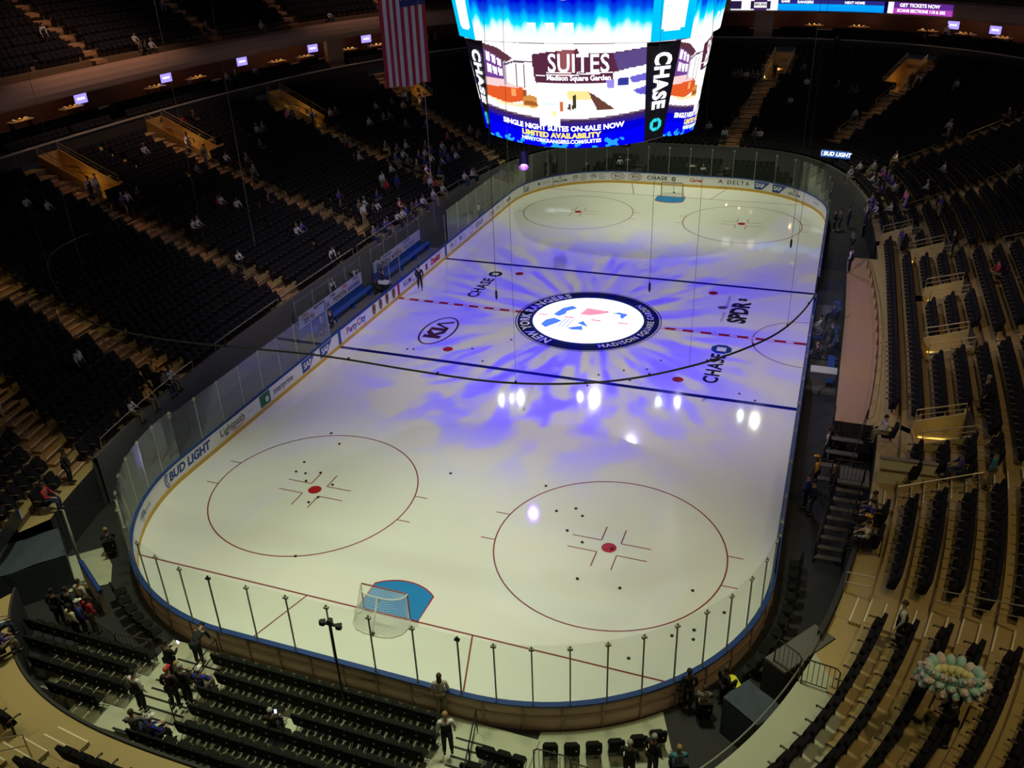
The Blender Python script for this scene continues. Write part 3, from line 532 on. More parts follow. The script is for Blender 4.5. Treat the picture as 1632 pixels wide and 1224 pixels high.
# ------------------------------------------------------------------ seating bowl
def prm(d): return 16.5+d, 36.0+.9*d, 3.4-.045*min(d, 30)
def zrow(d): return 2+.30*d+.0025*d*d
def Fb(x, y, d):
    a, b, n = prm(d); return (abs(x)/a)**n+(abs(y)/b)**n-1
def dof(x, y):
    lo, hi = -6.0, 48.0
    for _ in range(34):
        m = (lo+hi)/2
        if Fb(x, y, m) > 0: lo = m
        else: hi = m
    return lo
def bpt(th, d):                               # th: polar angle in plan
    a, b, n = prm(d); c, s = math.cos(th), math.sin(th)
    r = ((abs(c)/a)**n+(abs(s)/b)**n)**(-1/n); return (r*c, r*s)
def bnorm(x, y, d):
    a, b, n = prm(d); g = Vector((math.copysign((abs(x)/a)**(n-1)/a, x), math.copysign((abs(y)/b)**(n-1)/b, y), 0)); return g.normalized()
ROWW = 0.9; NROW = 22
AISLES = [ # name, x0,y0,x1,y1, description
 ('left stand, nearest to the camera', -16.6, -17.2, -36.0, -16.4), ('left stand, second from the camera', -16.6, -6.3, -36.0, -5.7),
 ('left stand, third from the camera', -16.9, 4.9, -36.0, 5.0), ('left stand, fourth from the camera', -17.6, 17.5, -35.2, 18.6),
 ('left stand, fifth from the camera', -15.6, 26.1, -31.5, 32.8), ('far end, right of the scoreboard', 3.3, 36.4, 6.6, 52.0),
 ('far end, ending at the lit orange wall', 12.6, 35.9, 19.6, 46.0), ('far right corner', 16.0, 27.8, 30.0, 33.2),
 ('right stand, far part', 16.8, 17.3, 33.0, 23.2), ('right stand, beside the middle rails', 21.4, 7.6, 36.0, 7.6), ('right stand, upper rows', 21.4, -5.0, 36.0, -5.0),
 ('right stand, at the pale wall', 15.9, -17.9, 30.0, -15.2), ('lower right corner, with champagne rail', 15.0, -23.9, 30.0, -30.6), ('lower left corner, near the camera', -4.6, -36.0, -10.0, -42.5), ('left corner, above the tunnel', -15.2, -25.6, -25.0, -22.4),
 ('hidden far left', -7.6, 36.3, -14.5, 50.0)]
def seg_d(px, py, a):
    x0, y0, x1, y1 = a[1:]; dx, dy = x1-x0, y1-y0; t = ((px-x0)*dx+(py-y0)*dy)/(dx*dx+dy*dy)
    t2 = max(0, min(1, t)); return math.hypot(px-x0-dx*t2, py-y0-dy*t2), t
# vomitories: centre x, y at the mouth, outward angle, length, half width, label
VOMS = [(-31.4, -3.7, 180, 4.6, .88, 'lit entrance pit with rails in the left stand, second stair from the camera'),
 (-31.6, 6.9, 180, 4.6, .88, 'lit entrance pit with rails in the left stand, third stair from the camera'),
 (-29.6, 19.9, 176, 4.8, .88, 'lit entrance pit at top of the fourth left stair'),
 (-25.6, 32.6, 157, 4.6, 1.0, 'lit orange entrance pit under the flag'),
 (5.9, 48.4, 78, 3.4, 1.0, 'lit orange entrance at top of the straight far stair'),
 (17.0, 44.6, 56, 3.6, 1.0, 'lit orange entrance at top of the far corner stair'),
 (18.75, 1.75, 4, 1.9, .9, 'sunken entrance with yellow wall, third from camera on right'),
 (18.4, -4.9, 4, 2.0, .9, 'sunken entrance with yellow wall, second from camera on right'),
 (17.75, -13.3, 6, 1.95, .9, 'sunken entrance with yellow wall nearest the camera on right'),
 (18.2, 8.4, 8, 2.0, .9, 'sunken entrance with yellow wall, fourth from camera on right'),
 (16.8, 12.6, 14, 1.9, .8, 'sunken entrance with dull wall, farthest on right')]
def in_vom(x, y, pad=0.0):
    for (vx, vy, an, L, hw, _) in VOMS:
        c, s = math.cos(R_(an)), math.sin(R_(an)); dx, dy = x-vx, y-vy; u = dx*c+dy*s; v = -dx*s+dy*c
        if -pad < u < L+pad and abs(v) < hw+pad: return True
    return False
TUN = (R_(-116.5), R_(-110.6))                # left corner tunnel
def in_tun(x, y): a = math.atan2(y, x); return TUN[0] < a < TUN[1] and dof(x, y) < 9.0
NT = 1100
TH = [2*math.pi*k/NT-math.pi for k in range(NT+1)]
# finer polar sampling where the curve is far from the centre is not needed: spacing about .2 m
def region_mat(x, y):
    if y < -26.5 and x > -1 and dof(x, y) < 3.2 and not (x > 14.9): return GREEN
    return TAN
terr = {}
def terrace(rows, zf, d0, name, label, matfn, skip=True):
    q = MB(); q.mi(TAN); 
    V = []; nT = len(TH)
    for k in range(rows+1):
        dd = d0+k*ROWW
        for zz in (zf(k-1) if k > 0 else zf(0)-2.2 if d0 < 1 else zf(0)-.8, zf(min(k, rows-1))):
            for th in TH:
                x, y = bpt(th, dd); V.append((x, y, zz))
    base = 0; q.v = V
    for k in range(rows+1):
        lo = (2*k)*nT; hi = (2*k+1)*nT; nx = (2*k+2)*nT
        for i in range(nT-1):
            mx, my = (V[hi+i][0]+V[hi+i+1][0])/2, (V[hi+i][1]+V[hi+i+1][1])/2
            if skip:
                cx, cy = (bpt(TH[i], d0+(k+.5)*ROWW)[0], bpt(TH[i], d0+(k+.5)*ROWW)[1]) if False else (mx, my)
                if abs(in_r[k][i]) : continue
            m = matfn(mx, my); q.f.append((lo+i, lo+i+1, hi+i+1, hi+i)); q.m.append(q.mi(DARKW if k == 0 else RISER if m is TAN else m))
            if k < rows: q.f.append((hi+i, hi+i+1, nx+i+1, nx+i)); q.m.append(q.mi(m))
    return struct(q.build(name), label)
in_r = []
for k in range(NROW+2):
    row = []
    for th in TH[:-1]:
        x, y = bpt(th, (k+.5)*ROWW); row.append(1 if (in_vom(x, y) or in_tun(x, y)) else 0)
    in_r.append(row)
terrace(NROW, lambda k: zrow(k*ROWW), 0.0, 'terrace_lower', 'lower seating terrace, tan stepped treads', region_mat)
def ringsweep(prof, m, name=None, label=None, n=300, a0=-math.pi, a1=math.pi, q=None):
    q = q or MB()
    for (o0, z0), (o1, z1) in zip(prof[:-1], prof[1:]):
        def f(u, v):
            p = bpt(a0+(a1-a0)*u, o0+(o1-o0)*v); return (p[0], p[1], z0+(z1-z0)*v)
        q.grid(f, n, 1, m)
    if name:
        o = q.build(name, smooth=False); struct(o, label); return o
    return q
LEDGE = mat('ledge_grey_cap', (0.42, 0.38, 0.34), .4)
q = ringsweep([(19.8, 8.9), (19.82, 9.75)], DARKW); ringsweep([(19.74, 9.75), (19.74, 9.83), (20.0, 9.83), (20.0, 9.4), (20.05, 9.25), (21.4, 9.25)], LEDGE, q=q)
ringsweep([(21.4, 9.25), (21.4, 9.65), (22.8, 9.65)], DARKF, q=q); ringsweep([(22.8, 9.65), (22.8, 10.35)], DARKW, q=q); ringsweep([(22.72, 10.35), (22.72, 10.42), (23.1, 10.42), (23.1, 9.7), (26.6, 9.7)], LEDGE, q=q)
ringsweep([(26.6, 9.7), (26.6, 12.2)], MARW, q=q); ringsweep([(26.6, 12.2), (20.7, 12.2)], DARKW, q=q)
struct(q.build('suite_balcony'), 'dark suite balcony ring with ledge and counters')
fp = [(20.7, 12.2), (20.35, 12.2), (20.1, 12.35), (19.95, 12.7), (19.95, 13.1), (20.1, 13.5), (20.4, 13.7), (20.7, 13.7), (20.8, 13.4)]
ringsweep(fp, FASC, 'trim_1', 'long rounded taupe fascia band')
def zupper(k): return 13.4+.51*k
q = MB()
for k in range(17):
    ringsweep([(20.8+k*.9, zupper(k)-.51 if k else 13.3), (20.8+k*.9, zupper(k)), (21.7+k*.9, zupper(k))], STEP if False else RISER, q=q, n=260)
struct(q.build('terrace_upper'), 'upper seating terrace')
UPXY = [(-37.3, 4.7, -1, .02), (-36.4, 17.1, -1, .06), (-34.7, 26.3, -.98, .2), (-30.9, 36.7, -.88, .47), (9.7, 54.0, .12, .99), (19.5, 49.8, .5, .86), (-37.6, -6.5, -1, 0)]
def upmarch(ux, uy, dx, dy, d):
    lo, hi = -1.0, 26.0
    for _ in range(30):
        m = (lo+hi)/2
        if dof(ux+dx*m, uy+dy*m) < d: lo = m
        else: hi = m
    return ux+dx*lo, uy+dy*lo
for ui, (ux, uy, udx, udy) in enumerate(UPXY):
    t = thing('aisle_stair', 'orange lit aisle stair on the upper tier, %s' % ['second from left', 'third from left', 'fourth from left', 'fifth from left', 'above the ribbon display', 'far right', 'leftmost'][ui], 'stairs'); st = MB(); ns = MB()
    for k in range(16):
        p = upmarch(ux, uy, udx, udy, 20.8+k*.9); n = bnorm(p[0], p[1], 20.8+k*.9); rz = math.atan2(n.y, n.x); z = zupper(k)
        st.box((p[0]+n.x*.45, p[1]+n.y*.45, z+.01), (.88, 1.1, .02), STEP, rz=rz); st.box((p[0]-n.x*.2, p[1]-n.y*.2, z-.13), (.4, 1.1, .24), STEP, rz=rz); ns.box((p[0]+n.x*.03, p[1]+n.y*.03, z+.03), (.06, 1.1, .02), NOSE, rz=rz)
        if k % 5 == 1 and k < 12:
            l = bpy.data.lights.new('aisle_light', 'POINT'); l.energy = 2.2; l.color = (1, .5, .22); l.shadow_soft_size = .1; o = bpy.data.objects.new('aisle_light', l); COL.objects.link(o); o.location = (p[0], p[1], z+1.3)
    st.build('steps', t); ns.build('nosings', t)
ringsweep([(36.2, 20), (36.2, 34)], DARKW, 'wall_outer', 'dark outer wall of the bowl', n=160)
q = MB(); n_ = 160; q.poly([(*bpt(2*math.pi*k/n_, 36.2), 34) for k in range(n_)], DARKW); struct(q.build('ceiling'), 'dark arena roof')
q = MB(); q.poly([(*bpt(2*math.pi*k/n_, 30), -.02) for k in range(n_)], DARKF); struct(q.build('floor'), 'dark arena floor round the rink')
# pillars in the suite level
PILL = []
for (px, py) in ((-34.6, 31.2), (4.2, 60.0)):
    d = dof(px, py); nn = bnorm(px, py, d); a = math.atan2(py, px); p = bpt(a, 21.6); q = MB(); q.box((p[0], p[1], 10.75), (.5, 1.9, 3.1), FASC, rz=math.atan2(nn.y, nn.x)); struct(q.build('wall_pillar'), 'taupe pillar between suites'); PILL.append(p)

# ---- aisle stairs
def march(a, d):                              # point on the aisle centre line at offset d
    x0, y0, x1, y1 = a[1:]; lo, hi = 0.0, 1.3
    if dof(x0, y0) > d: return None
    for _ in range(30):
        m = (lo+hi)/2
        if dof(x0+(x1-x0)*m, y0+(y1-y0)*m) < d: lo = m
        else: hi = m
    if lo > 1.25: return None
    return x0+(x1-x0)*lo, y0+(y1-y0)*lo
for ai, a in enumerate(AISLES):
    if ai == 15: continue
    dx, dy = a[3]-a[1], a[4]-a[2]; ang = math.atan2(dy, dx); st = MB(); ns = MB(); first = None; pts = []
    near = ai in (12, 13, 14, 11); half = .62 if ai > 7 else .52
    SM = TAN if ai in (8, 9, 10, 11, 12, 13) else STEP
    for k in range(0, NROW-1):
        p = march(a, k*ROWW)
        if p is None: continue
        if in_tun(*p): continue
        n = bnorm(p[0], p[1], k*ROWW); rz = math.atan2(n.y, n.x); z0 = zrow((k-1)*ROWW) if k else 0; z1 = zrow(k*ROWW); r = z1-z0
        t = Vector((-n.y, n.x, 0))
        if k: st.box((p[0]-n.x*.2, p[1]-n.y*.2, z0+r/4+.003), (.42, 2*half, r/2), SM, rz=rz)
        st.box((p[0]+n.x*.225, p[1]+n.y*.225, z1+.006), (.45, 2*half, .012), SM, rz=rz)
        if k: ns.box((p[0]-n.x*.385, p[1]-n.y*.385, z0+r/2+.008), (.05, 2*half, .012), NOSE, rz=rz)
        ns.box((p[0]+n.x*.03, p[1]+n.y*.03, z1+.018), (.05, 2*half, .012), NOSE, rz=rz); pts.append((p[0], p[1], z1, n))
    t = thing('aisle_stair', 'stepped aisle stair, '+a[0], 'stairs')
    st.build('steps', t); ns.build('nosings', t)
    for k in range(1, len(pts), 5):
        if ai in (9, 10, 11, 12, 13): break
        x, y, z, n = pts[k]; l = bpy.data.lights.new('aisle_light', 'POINT'); l.energy = 5 if ai in (0, 1, 2, 3) else 3; l.color = (1, .52, .26) if ai in (1, 2) else (1, .72, .32); l.shadow_soft_size = .1
        o = bpy.data.objects.new('aisle_light', l); COL.objects.link(o); o.location = (x, y, z+1.0)
    groups = [(1, 5), (7, 11), (13, 17)] if ai not in (12,) else [(0, 2), (3, 7), (9, 12)]
    for g0, g1 in groups:
        if g1 >= len(pts): continue
        q = MB(); sd = half+.0; P = []
        for k in range(g0, g1):
            x, y, z, n = pts[k]; tx = Vector((-n.y, n.x, 0))*(half-.06 if x < 0 or ai in (5, 6) else -half+.06)
            if ai == 12: tx = -tx
            P.append((x+tx.x, y+tx.y, z))
        q.tube([(P[0][0], P[0][1], P[0][2])]+[(p[0], p[1], p[2]+.92) for p in P]+[P[-1]], .024, RAIL, 6)
        q.tube([(p[0], p[1], p[2]+.5) for p in P], .016, RAIL, 6)
        q.build('handrail', t)

PITW = mat('pit_wall_pale_yellow', (.55, .46, .22), .6)
# ---- vomitories
for vi, (vx, vy, an, L, hw, lab) in enumerate(VOMS):
    t = thing('entrance_pit', lab, 'entrance', (vx, vy, 0), R_(an)); d0 = dof(vx, vy)
    right = vi >= 6; zf = zrow(d0)-(.35 if not right else .5); q = MB()
    c, s = math.cos(R_(an)), math.sin(R_(an)); d1 = dof(vx+c*L, vy+s*L); zb = zrow(d1)
    q.box((L/2, 0, zf-.05), (L, 2*hw, .1), OCHRE if not right else STEP); q.build('pit_floor', t)
    for sg in (-1, 1):
        q = MB(); z1a = zrow(d0)+(.35 if right else .25); z1b = zb+(.35 if right else .55); th = .09
        y0, y1 = sg*hw-th/2, sg*hw+th/2
        V = [(0, y0, zf), (L, y0, zf), (L, y0, z1b), (0, y0, z1a), (0, y1, zf), (L, y1, zf), (L, y1, z1b), (0, y1, z1a)]
        q.add(V, [(0, 1, 2, 3), (7, 6, 5, 4), (3, 2, 6, 7), (0, 3, 7, 4), (1, 5, 6, 2), (0, 4, 5, 1)], PITW if right else OCHRE); q.build('side_wall', t)
        q = MB(); q.tube([(0.05, sg*hw, z1a), (0.05, sg*hw, z1a+.55), (L-.05, sg*hw, z1b+.45), (L-.05, sg*hw, z1b)], .03, RAIL, 6); q.tube([(0.05, sg*hw, z1a+.28), (L-.05, sg*hw, z1b+.2)], .016, RAIL, 6); q.build('guard_rail', t)
    q = MB(); q.box((L+.05, 0, (zf+zb+.5)/2), (.1, 2*hw, zb+.5-zf), OCHRE if not right else DARKW); q.build('back_wall', t)
    if right: q = MB(); q.box((0, 0, zf/2+zrow(d0)/2), (.08, 2*hw, zrow(d0)-zf), OCHRE); q.build('front_wall', t)
    # step light fixture at the mouth
    q = MB(); q.box((L*.5 if right else .2, hw-.07, zf+(.14 if right else .3)), (L*.7 if right else .16, .03, .05 if right else .14), emis('steplight_glow', (1.0, .62, .12), 1.6) if right else emis('mouth_glow', (1.0, .7, .2), 8.0)); q.build('wall_light', t)
    l = bpy.data.lights.new('pit_light', 'POINT'); l.energy = 9 if not right else (3.0 if vi < 9 else 1.2); l.color = (1.0, .62, .16); l.shadow_soft_size = .12
    o = bpy.data.objects.new('pit_light', l); COL.objects.link(o); o.location = (vx+c*L*.45, vy+s*L*.45, zf+.9)

# ---- right side walkway, its edge rail and the low pale wall
q = MB()
def walk(y): 
    a = 14.75+.0; return a
WY0, WY1 = -11.9, 9.6
NW = 40
def wk_out(y):
    d = 0.05; a, b_, n = prm(d); return a*(1-(abs(y)/b_)**n)**(1/n)
def wk_mid(y): return 16.35-.0052*(y+2.5)**2
q.grid(lambda u, v: ((14.72-.022*abs((WY0+(WY1-WY0)*u))*.5)*(1-v)+wk_mid(WY0+(WY1-WY0)*u)*v, WY0+(WY1-WY0)*u, 2.01), NW, 1, WOODW)
q.grid(lambda u, v: (wk_mid(WY0+(WY1-WY0)*u)*(1-v)+wk_out(WY0+(WY1-WY0)*u)*v, WY0+(WY1-WY0)*u, 2.012), NW, 1, TAN)
q.grid(lambda u, v: (14.72-.011*abs((WY0+(WY1-WY0)*u)), WY0+(WY1-WY0)*u, 2.01*v), NW, 1, DARKW)
for yy in (WY0, WY1): q.poly([(14.6, yy, 0), (wk_out(yy), yy, 0), (wk_out(yy), yy, 2.01), (14.6, yy, 2.01)], DARKW)
tag(q.build('walkway'), 'long brown raised walkway between the penalty boxes and right stand', 'walkway')
METR = mat('rail_dark_red', (.12, .03, .02), .5)
t = thing('low_rail', 'low dark rail with short posts along outer edge of the brown walkway', 'rail')
q = MB(); P = [(wk_mid(y), y, 2.5) for y in [WY0+.5+k*.8 for k in range(26)]]; q.tube(P, .03, METR, 6); q.build('top_bar', t)
for p in P[::2]:
    q = MB(); q.box((p[0], p[1], 2.25), (.06, .06, .5), METR); q.build('rail_post', t)
t = thing('pale_wall', 'pale cream low wall facing the camera across the right stand', 'wall')
q = MB(); q.box((17.35, -16.35, 2.62), (2.1, .14, 1.1), PALEW, rz=R_(2)); q.box((17.35, -16.35, 3.19), (2.2, .2, .06), STEEL, rz=R_(2)); q.build('wall_body', t)
q = MB(); q.box((17.35, -16.435, 2.68), (2.0, .02, .1), RISER, rz=R_(2)); q.build('stripe', t)
# metal stair down from the walkway to the rink floor
def metal_stair(x, y0, y1, zt, wd, lab, n=8):
    t = thing('metal_stair', lab, 'stairs')
    for k in range(n):
        u = k/(n-1); y = y0+(y1-y0)*u; z = zt*(1-(k+1)/(n+1)); q = MB(); q.box((x-.5*u, y, z), (wd, abs(y1-y0)/n*.75, .05), GREYW); q.build('tread', t)
        
    for sg in (-1, 1):
        q = MB(); xx = x+sg*wd/2; q.tube([(xx, y0+.5, zt), (xx, y0+.5, zt+.95), (xx-.5, y1, .9), (xx-.5, y1, 0)], .025, METK, 6); q.tube([(xx, y0+.3, zt-.2), (xx-.5, y1-.2, .1)], .05, METK, 4); q.build('stair_rail', t)
metal_stair(15.35, -16.9, -19.4, 1.95, 1.0, 'dark metal stair from the landing down to rink floor on right')
q = MB(); q.box((15.5, -16.1, 1.9), (1.1, 1.2, .1), GREYW); tag(q.build('stair_landing'), 'small grey landing at top of the dark metal stair', 'landing')
metal_stair(15.2, -12.6, -14.2, 1.9, 1.3, 'short dark stair at the near end of brown walkway', 4)

# ------------------------------------------------------------------ seats
def arena_seat():
    root = thing('arena_seat', '', 'seat')
    q = MB(); q.rbox((0, .19, .70), (.53, .12, .60), SEATF, .08, Matrix.Rotation(R_(-12), 3, 'X')); q.build('backrest', root)
    q = MB(); q.rbox((0, .04, .56), (.46, .16, .44), SEATF, .06, Matrix.Rotation(R_(-14), 3, 'X')); q.build('seat_pan', root)
    q = MB(); q.box((-.26, .0, .66), (.045, .40, .035), ARM, bev=.015); q.box((-.24, .1, .31), (.035, .07, .62), SEATM); q.build('armrest', root)
    return root
SEATP = arena_seat()
q = MB(); q.ell((0, 0, 0), (.035, .035, .04), mat('cup_holder_black', (.02, .02, .02), .3), 8, 4); CUP = q.build('cup_holder'); CUP.parent = SEATP; CUP.location = (-.26, -.2, .64)
def open_seat():
    root = thing('arena_seat', '', 'seat')
    q = MB(); q.rbox((0, .19, .70), (.53, .12, .60), SEATF, .08, Matrix.Rotation(R_(-12), 3, 'X')); q.build('backrest', root)
    q = MB(); q.box((0, -.10, .42), (.48, .42, .10), SEATF, bev=.05); q.build('seat_pan', root)
    q = MB(); q.box((-.26, .0, .66), (.045, .40, .035), ARM, bev=.015); q.box((-.26, .1, .31), (.035, .07, .62), SEATM); q.build('armrest', root)
    return root
OPENP = open_seat()
SAT = [(p[0], p[1]) for p in PEOPLE if p[2] == 's']
rows_seats = []       # (depth, x, y, z, rz, row, section, order)
def rowpts(d, zf, rowid, lower=True):
    seats = []; acc = 0.0; prev = None; n = 2600; run = []; runs = []
    for i in range(n+1):
        th = 2*math.pi*i/n-math.pi; x, y = bpt(th, d)
        if prev: acc += math.hypot(x-prev[0], y-prev[1])
        prev = (x, y)
        if acc >= .53:
            acc = 0.0
            if inview(x, y, zf, 150) is None: continue
            ok = True
            if lower:
                if in_vom(x, y, .45) or in_tun(x, y): ok = False
                if any(abs(x-a_)<.55 and abs(y-b_)<.55 and (x-a_)**2+(y-b_)**2 < .30 for a_, b_ in SATS): ok = False
                for a in AISLES:
                    ds, t = seg_d(x, y, a)
                    if ds < .90 : ok = False; break
            else:
                for ux, uy, udx, udy in UPXY:
                    if abs((x-ux)*udy-(y-uy)*udx) < .8 and (x-ux)*udx+(y-uy)*udy > -3: ok = False
            if ok: run.append((th, x, y))
            elif run: runs.append(run); run = []
    if run: runs.append(run)
    return runs

SATS = []
for a_, b_ in SAT:
    d_ = dof(a_, b_); k_ = int(max(0, math.floor(d_/ROWW))); n_v = bnorm(a_, b_, d_); SATS.append((a_+n_v.x*(k_*ROWW+.42-d_), b_+n_v.y*(k_*ROWW+.42-d_)))
ALL = []
for k in range(0, NROW-1):
    d = k*ROWW+.42
    for run in rowpts(d, zrow(k*ROWW), k):
        for j, (th, x, y) in enumerate(run):
            if k < 1 and (-29 > y or (x > 0 and y < -11)): continue
            nn = bnorm(x, y, d); rz = math.atan2(nn.y, nn.x)-math.pi/2
            ALL.append([inview(x, y, zrow(k*ROWW), 150), x, y, zrow(k*ROWW)+.012, rz, k, j+1, len(run), 0])
for k in range(1, 16):
    d = 20.8+k*.9+.4
    for run in rowpts(d, zupper(k), k, False):
        for j, (th, x, y) in enumerate(run):
            nn = bnorm(x, y, d); ALL.append([inview(x, y, zupper(k), 150), x, y, zupper(k)+.01, math.atan2(nn.y, nn.x)-math.pi/2, k, j+1, len(run), 1])
for d, z in ((20.7, 9.26), (22.0, 9.66)):
    for run in rowpts(d, z, 0, False):
        for j, (th, x, y) in enumerate(run):
            if any(math.hypot(x-px, y-py) < 1.5 for px, py in PILL): continue
            nn = bnorm(x, y, d); ALL.append([inview(x, y, z, 150), x, y, z, math.atan2(nn.y, nn.x)-math.pi/2, 0, j+1, len(run), 2])
for a_, b_ in SATS:
    d_ = dof(a_, b_); k_ = int(max(0, math.floor(d_/ROWW+.05))); n_v = bnorm(a_, b_, d_); wv = inview(a_, b_, zrow(k_*ROWW), 60)
    if wv: ALL.append([wv, a_, b_, zrow(k_*ROWW)+.012, math.atan2(n_v.y, n_v.x)-math.pi/2, k_, 0, 0, 3])
ALL.sort(key=lambda t: t[0])
infr = [s for s in ALL if inview(s[1], s[2], s[3]+.6, -6)]
IND = infr[:300]; ids = set(id(s) for s in IND)
def seat_label(s):
    _, x, y, z, rz, k, j, n, lv = s
    if lv == 3: NO[0] += 1; return 'open dark arena seat under a spectator, %s from the camera, row %s' % (nth(NO[0]), nth(k+1))
    if x < 0: sec = 'lower left corner' if y < -30 else 'left stand'; 
    else: sec = 'lower right corner'
    # section between aisles
    if x > 0:
        a = AISLES[12]; side = (x-a[1])*(a[4]-a[2])-(y-a[2])*(a[3]-a[1])
        sec = 'lower right block under champagne rail' if side > 0 else 'right block above champagne rail'
        j2 = n-j+1 if side > 0 else j
        j2 = (n-j+1) if side > 0 else j
    else:
        a = AISLES[13]; side = (x-a[1])*(a[4]-a[2])-(y-a[2])*(a[3]-a[1])
        sec = 'lower left corner before its stair' if side < 0 else 'lower left corner past its stair'; j2 = j
    return (k, sec)
NO = [0]; OPEN1 = True
def scru(s):
    dv = Vector((s[1], s[2], s[3]))-Vector(CAMLOC); return dv.dot(CR)/dv.dot(CF)
GR = {}; LABS = {}
for s in IND:
    l_ = seat_label(s)
    if isinstance(l_, str): LABS[id(s)] = l_
    else: GR.setdefault(l_, []).append(s)
for (k_, sec_), L_ in GR.items():
    for i_, s in enumerate(sorted(L_, key=scru)): LABS[id(s)] = 'dark arena seat, %s from left, %s row of the %s' % (nth(i_+1), nth(k_+1), sec_)
for i, s in enumerate(IND):
    lab = LABS[id(s)]
    if s[8] == 3:
        if OPEN1: OPENP.location = (s[1], s[2], s[3]); OPENP.rotation_euler = (0, 0, s[4]); OPENP['label'] = lab; OPENP['group'] = 'open seats under spectators'; OPEN1 = False
        else: dup(OPENP, (s[1], s[2], s[3]), s[4], lab, 'open seats under spectators')
        continue
    if i == 0: SEATP.location = (s[1], s[2], s[3]); SEATP.rotation_euler = (0, 0, s[4]); SEATP['label'] = lab; SEATP['group'] = 'dark padded seats on the near terraces'
    else: dup(SEATP, (s[1], s[2], s[3]), s[4], lab, 'dark padded seats on the near terraces')
# all remaining seats as one mass
def tmpl():
    q = MB(); q.box((0, .19, .69), (.53, .12, .60), SEATF, rot=Matrix.Rotation(R_(-12), 3, 'X')); q.box((0, .04, .54), (.46, .16, .42), SEATF, rot=Matrix.Rotation(R_(-14), 3, 'X'))
    q.box((-.24, .02, .62), (.045, .34, .035), ARM); q.box((-.24, .1, .31), (.035, .06, .62), SEATM); return q
def tmpl_open():
    q = MB(); q.box((0, .19, .69), (.53, .12, .60), SEATF, rot=Matrix.Rotation(R_(-12), 3, 'X')); q.box((0, -.10, .42), (.48, .42, .10), SEATF)
    q.box((-.24, .02, .62), (.045, .34, .035), ARM); q.box((-.24, .1, .31), (.035, .06, .62), SEATM); return q
tq = tmpl(); TVO = np.array(tmpl_open().v); TV = np.array(tq.v); TF = np.array(tq.f if all(len(f) == 4 for f in tq.f) else [f for f in tq.f]); TM = np.array(tq.m)
def mass(name, items, label, cat):
    n = len(items); nv = len(TV); V = np.zeros((n*nv, 3)); F = np.zeros((n*len(TF), 4), dtype=int)
    for i, s in enumerate(items):
        c, sn = math.cos(s[4]), math.sin(s[4]); P = (TVO if s[8] == 3 else TV); X = P[:, 0]*c-P[:, 1]*sn+s[1]; Y = P[:, 0]*sn+P[:, 1]*c+s[2]
        V[i*nv:(i+1)*nv] = np.stack([X, Y, P[:, 2]+s[3]], 1); F[i*len(TF):(i+1)*len(TF)] = TF+i*nv
    me = bpy.data.meshes.new(name); me.vertices.add(len(V)); me.vertices.foreach_set('co', V.ravel())
    me.loops.add(F.size); me.loops.foreach_set('vertex_index', F.ravel()); me.polygons.add(len(F))
    me.polygons.foreach_set('loop_start', np.arange(0, F.size, 4)); me.polygons.foreach_set('loop_total', np.full(len(F), 4))
    for m in tq.mats: me.materials.append(m)
    me.polygons.foreach_set('material_index', np.tile(TM, n)); me.update(); me.validate()
    o = bpy.data.objects.new(name, me); COL.objects.link(o); return tag(o, label, cat, None, 'stuff')
REST = [s for s in ALL if id(s) not in ids]
mass('arena_seats', REST, 'rows of dark arena seats filling the far and upper stands', 'seats')

# ---- telescopic platform with black folding chairs behind the near goal
pl = thing('seating_platform', 'pale green stepped seating platform behind the near boards', 'platform')
def plx(k):                                     # limits of tread k
    y = -31.35-.8*k; d = .02
    a, b_, n = prm(d); yy = min(abs(y)+.8, 35.9); xl = -a*(1-(yy/b_)**n)**(1/n)
    return max(xl+.25, -12.2), (6.9 if k > 0 else 7.0)
for k in range(6):
    xl, xr = plx(k); y1 = -31.05-.8*k if k else -30.68; y0 = -31.05-.8*(k+1); z = .1+.2*k
    if k == 5: y0 = -35.9
    if k < 2: xl = max(xl, -6.6) if k == 0 else max(xl, -9.5)
    q = MB(); q.box(((xl+xr)/2, (y0+y1)/2, z/2), (xr-xl, y1-y0, z), GREEN); q.box(((xl+xr)/2, y1+.006, z-.05), (xr-xl, .012, .06), RISER); q.build('platform_tread', pl)
# extra narrow steps and dark nosing lines in the two platform aisles
for (x0, x1) in ((-5.95, -4.2), (4.4, 5.4)):
    q = MB()
    for k in range(1, 6):
        ax = x0+.18*k; bx_ = x1+.18*k
        q.box(((ax+bx_)/2, -31.05-.8*k+.2, .1+.2*k-.15), (bx_-ax, .4, .1), GREEN)
        for yy, zz in ((-31.05-.8*k+.4, .1+.2*k-.1), (-31.05-.8*k, .1+.2*k)): q.box(((ax+bx_)/2, yy-.02, zz+.006), (bx_-ax, .07, .01), METK)
    q.build('aisle_steps', pl)
def folding_chair():
    root = thing('folding_chair', '', 'chair')
    q = MB(); q.rbox((0, -.20, .62), (.46, .07, .56), CHF, .07, Matrix.Rotation(R_(9), 3, 'X')); q.build('backrest', root)
    q = MB(); q.box((0, .02, .44), (.41, .40, .05), CHF, bev=.05); q.build('seat', root)
    for sx in (-1, 1):
        q = MB(); q.tube([(sx*.21, -.22, .86), (sx*.21, -.17, .45), (sx*.21, .18, 0)], .012, METK, 5); q.tube([(sx*.21, .18, .42), (sx*.21, -.20, 0)], .012, METK, 5); q.build('leg', root)
    q = MB(); q.box((.12, -.235, .62), (.045, .01, .05), mat('seat_tag_white', (.75, .75, .7), .5)); q.build('number_tag', root)
    return root
CHP = folding_chair(); nch = 0
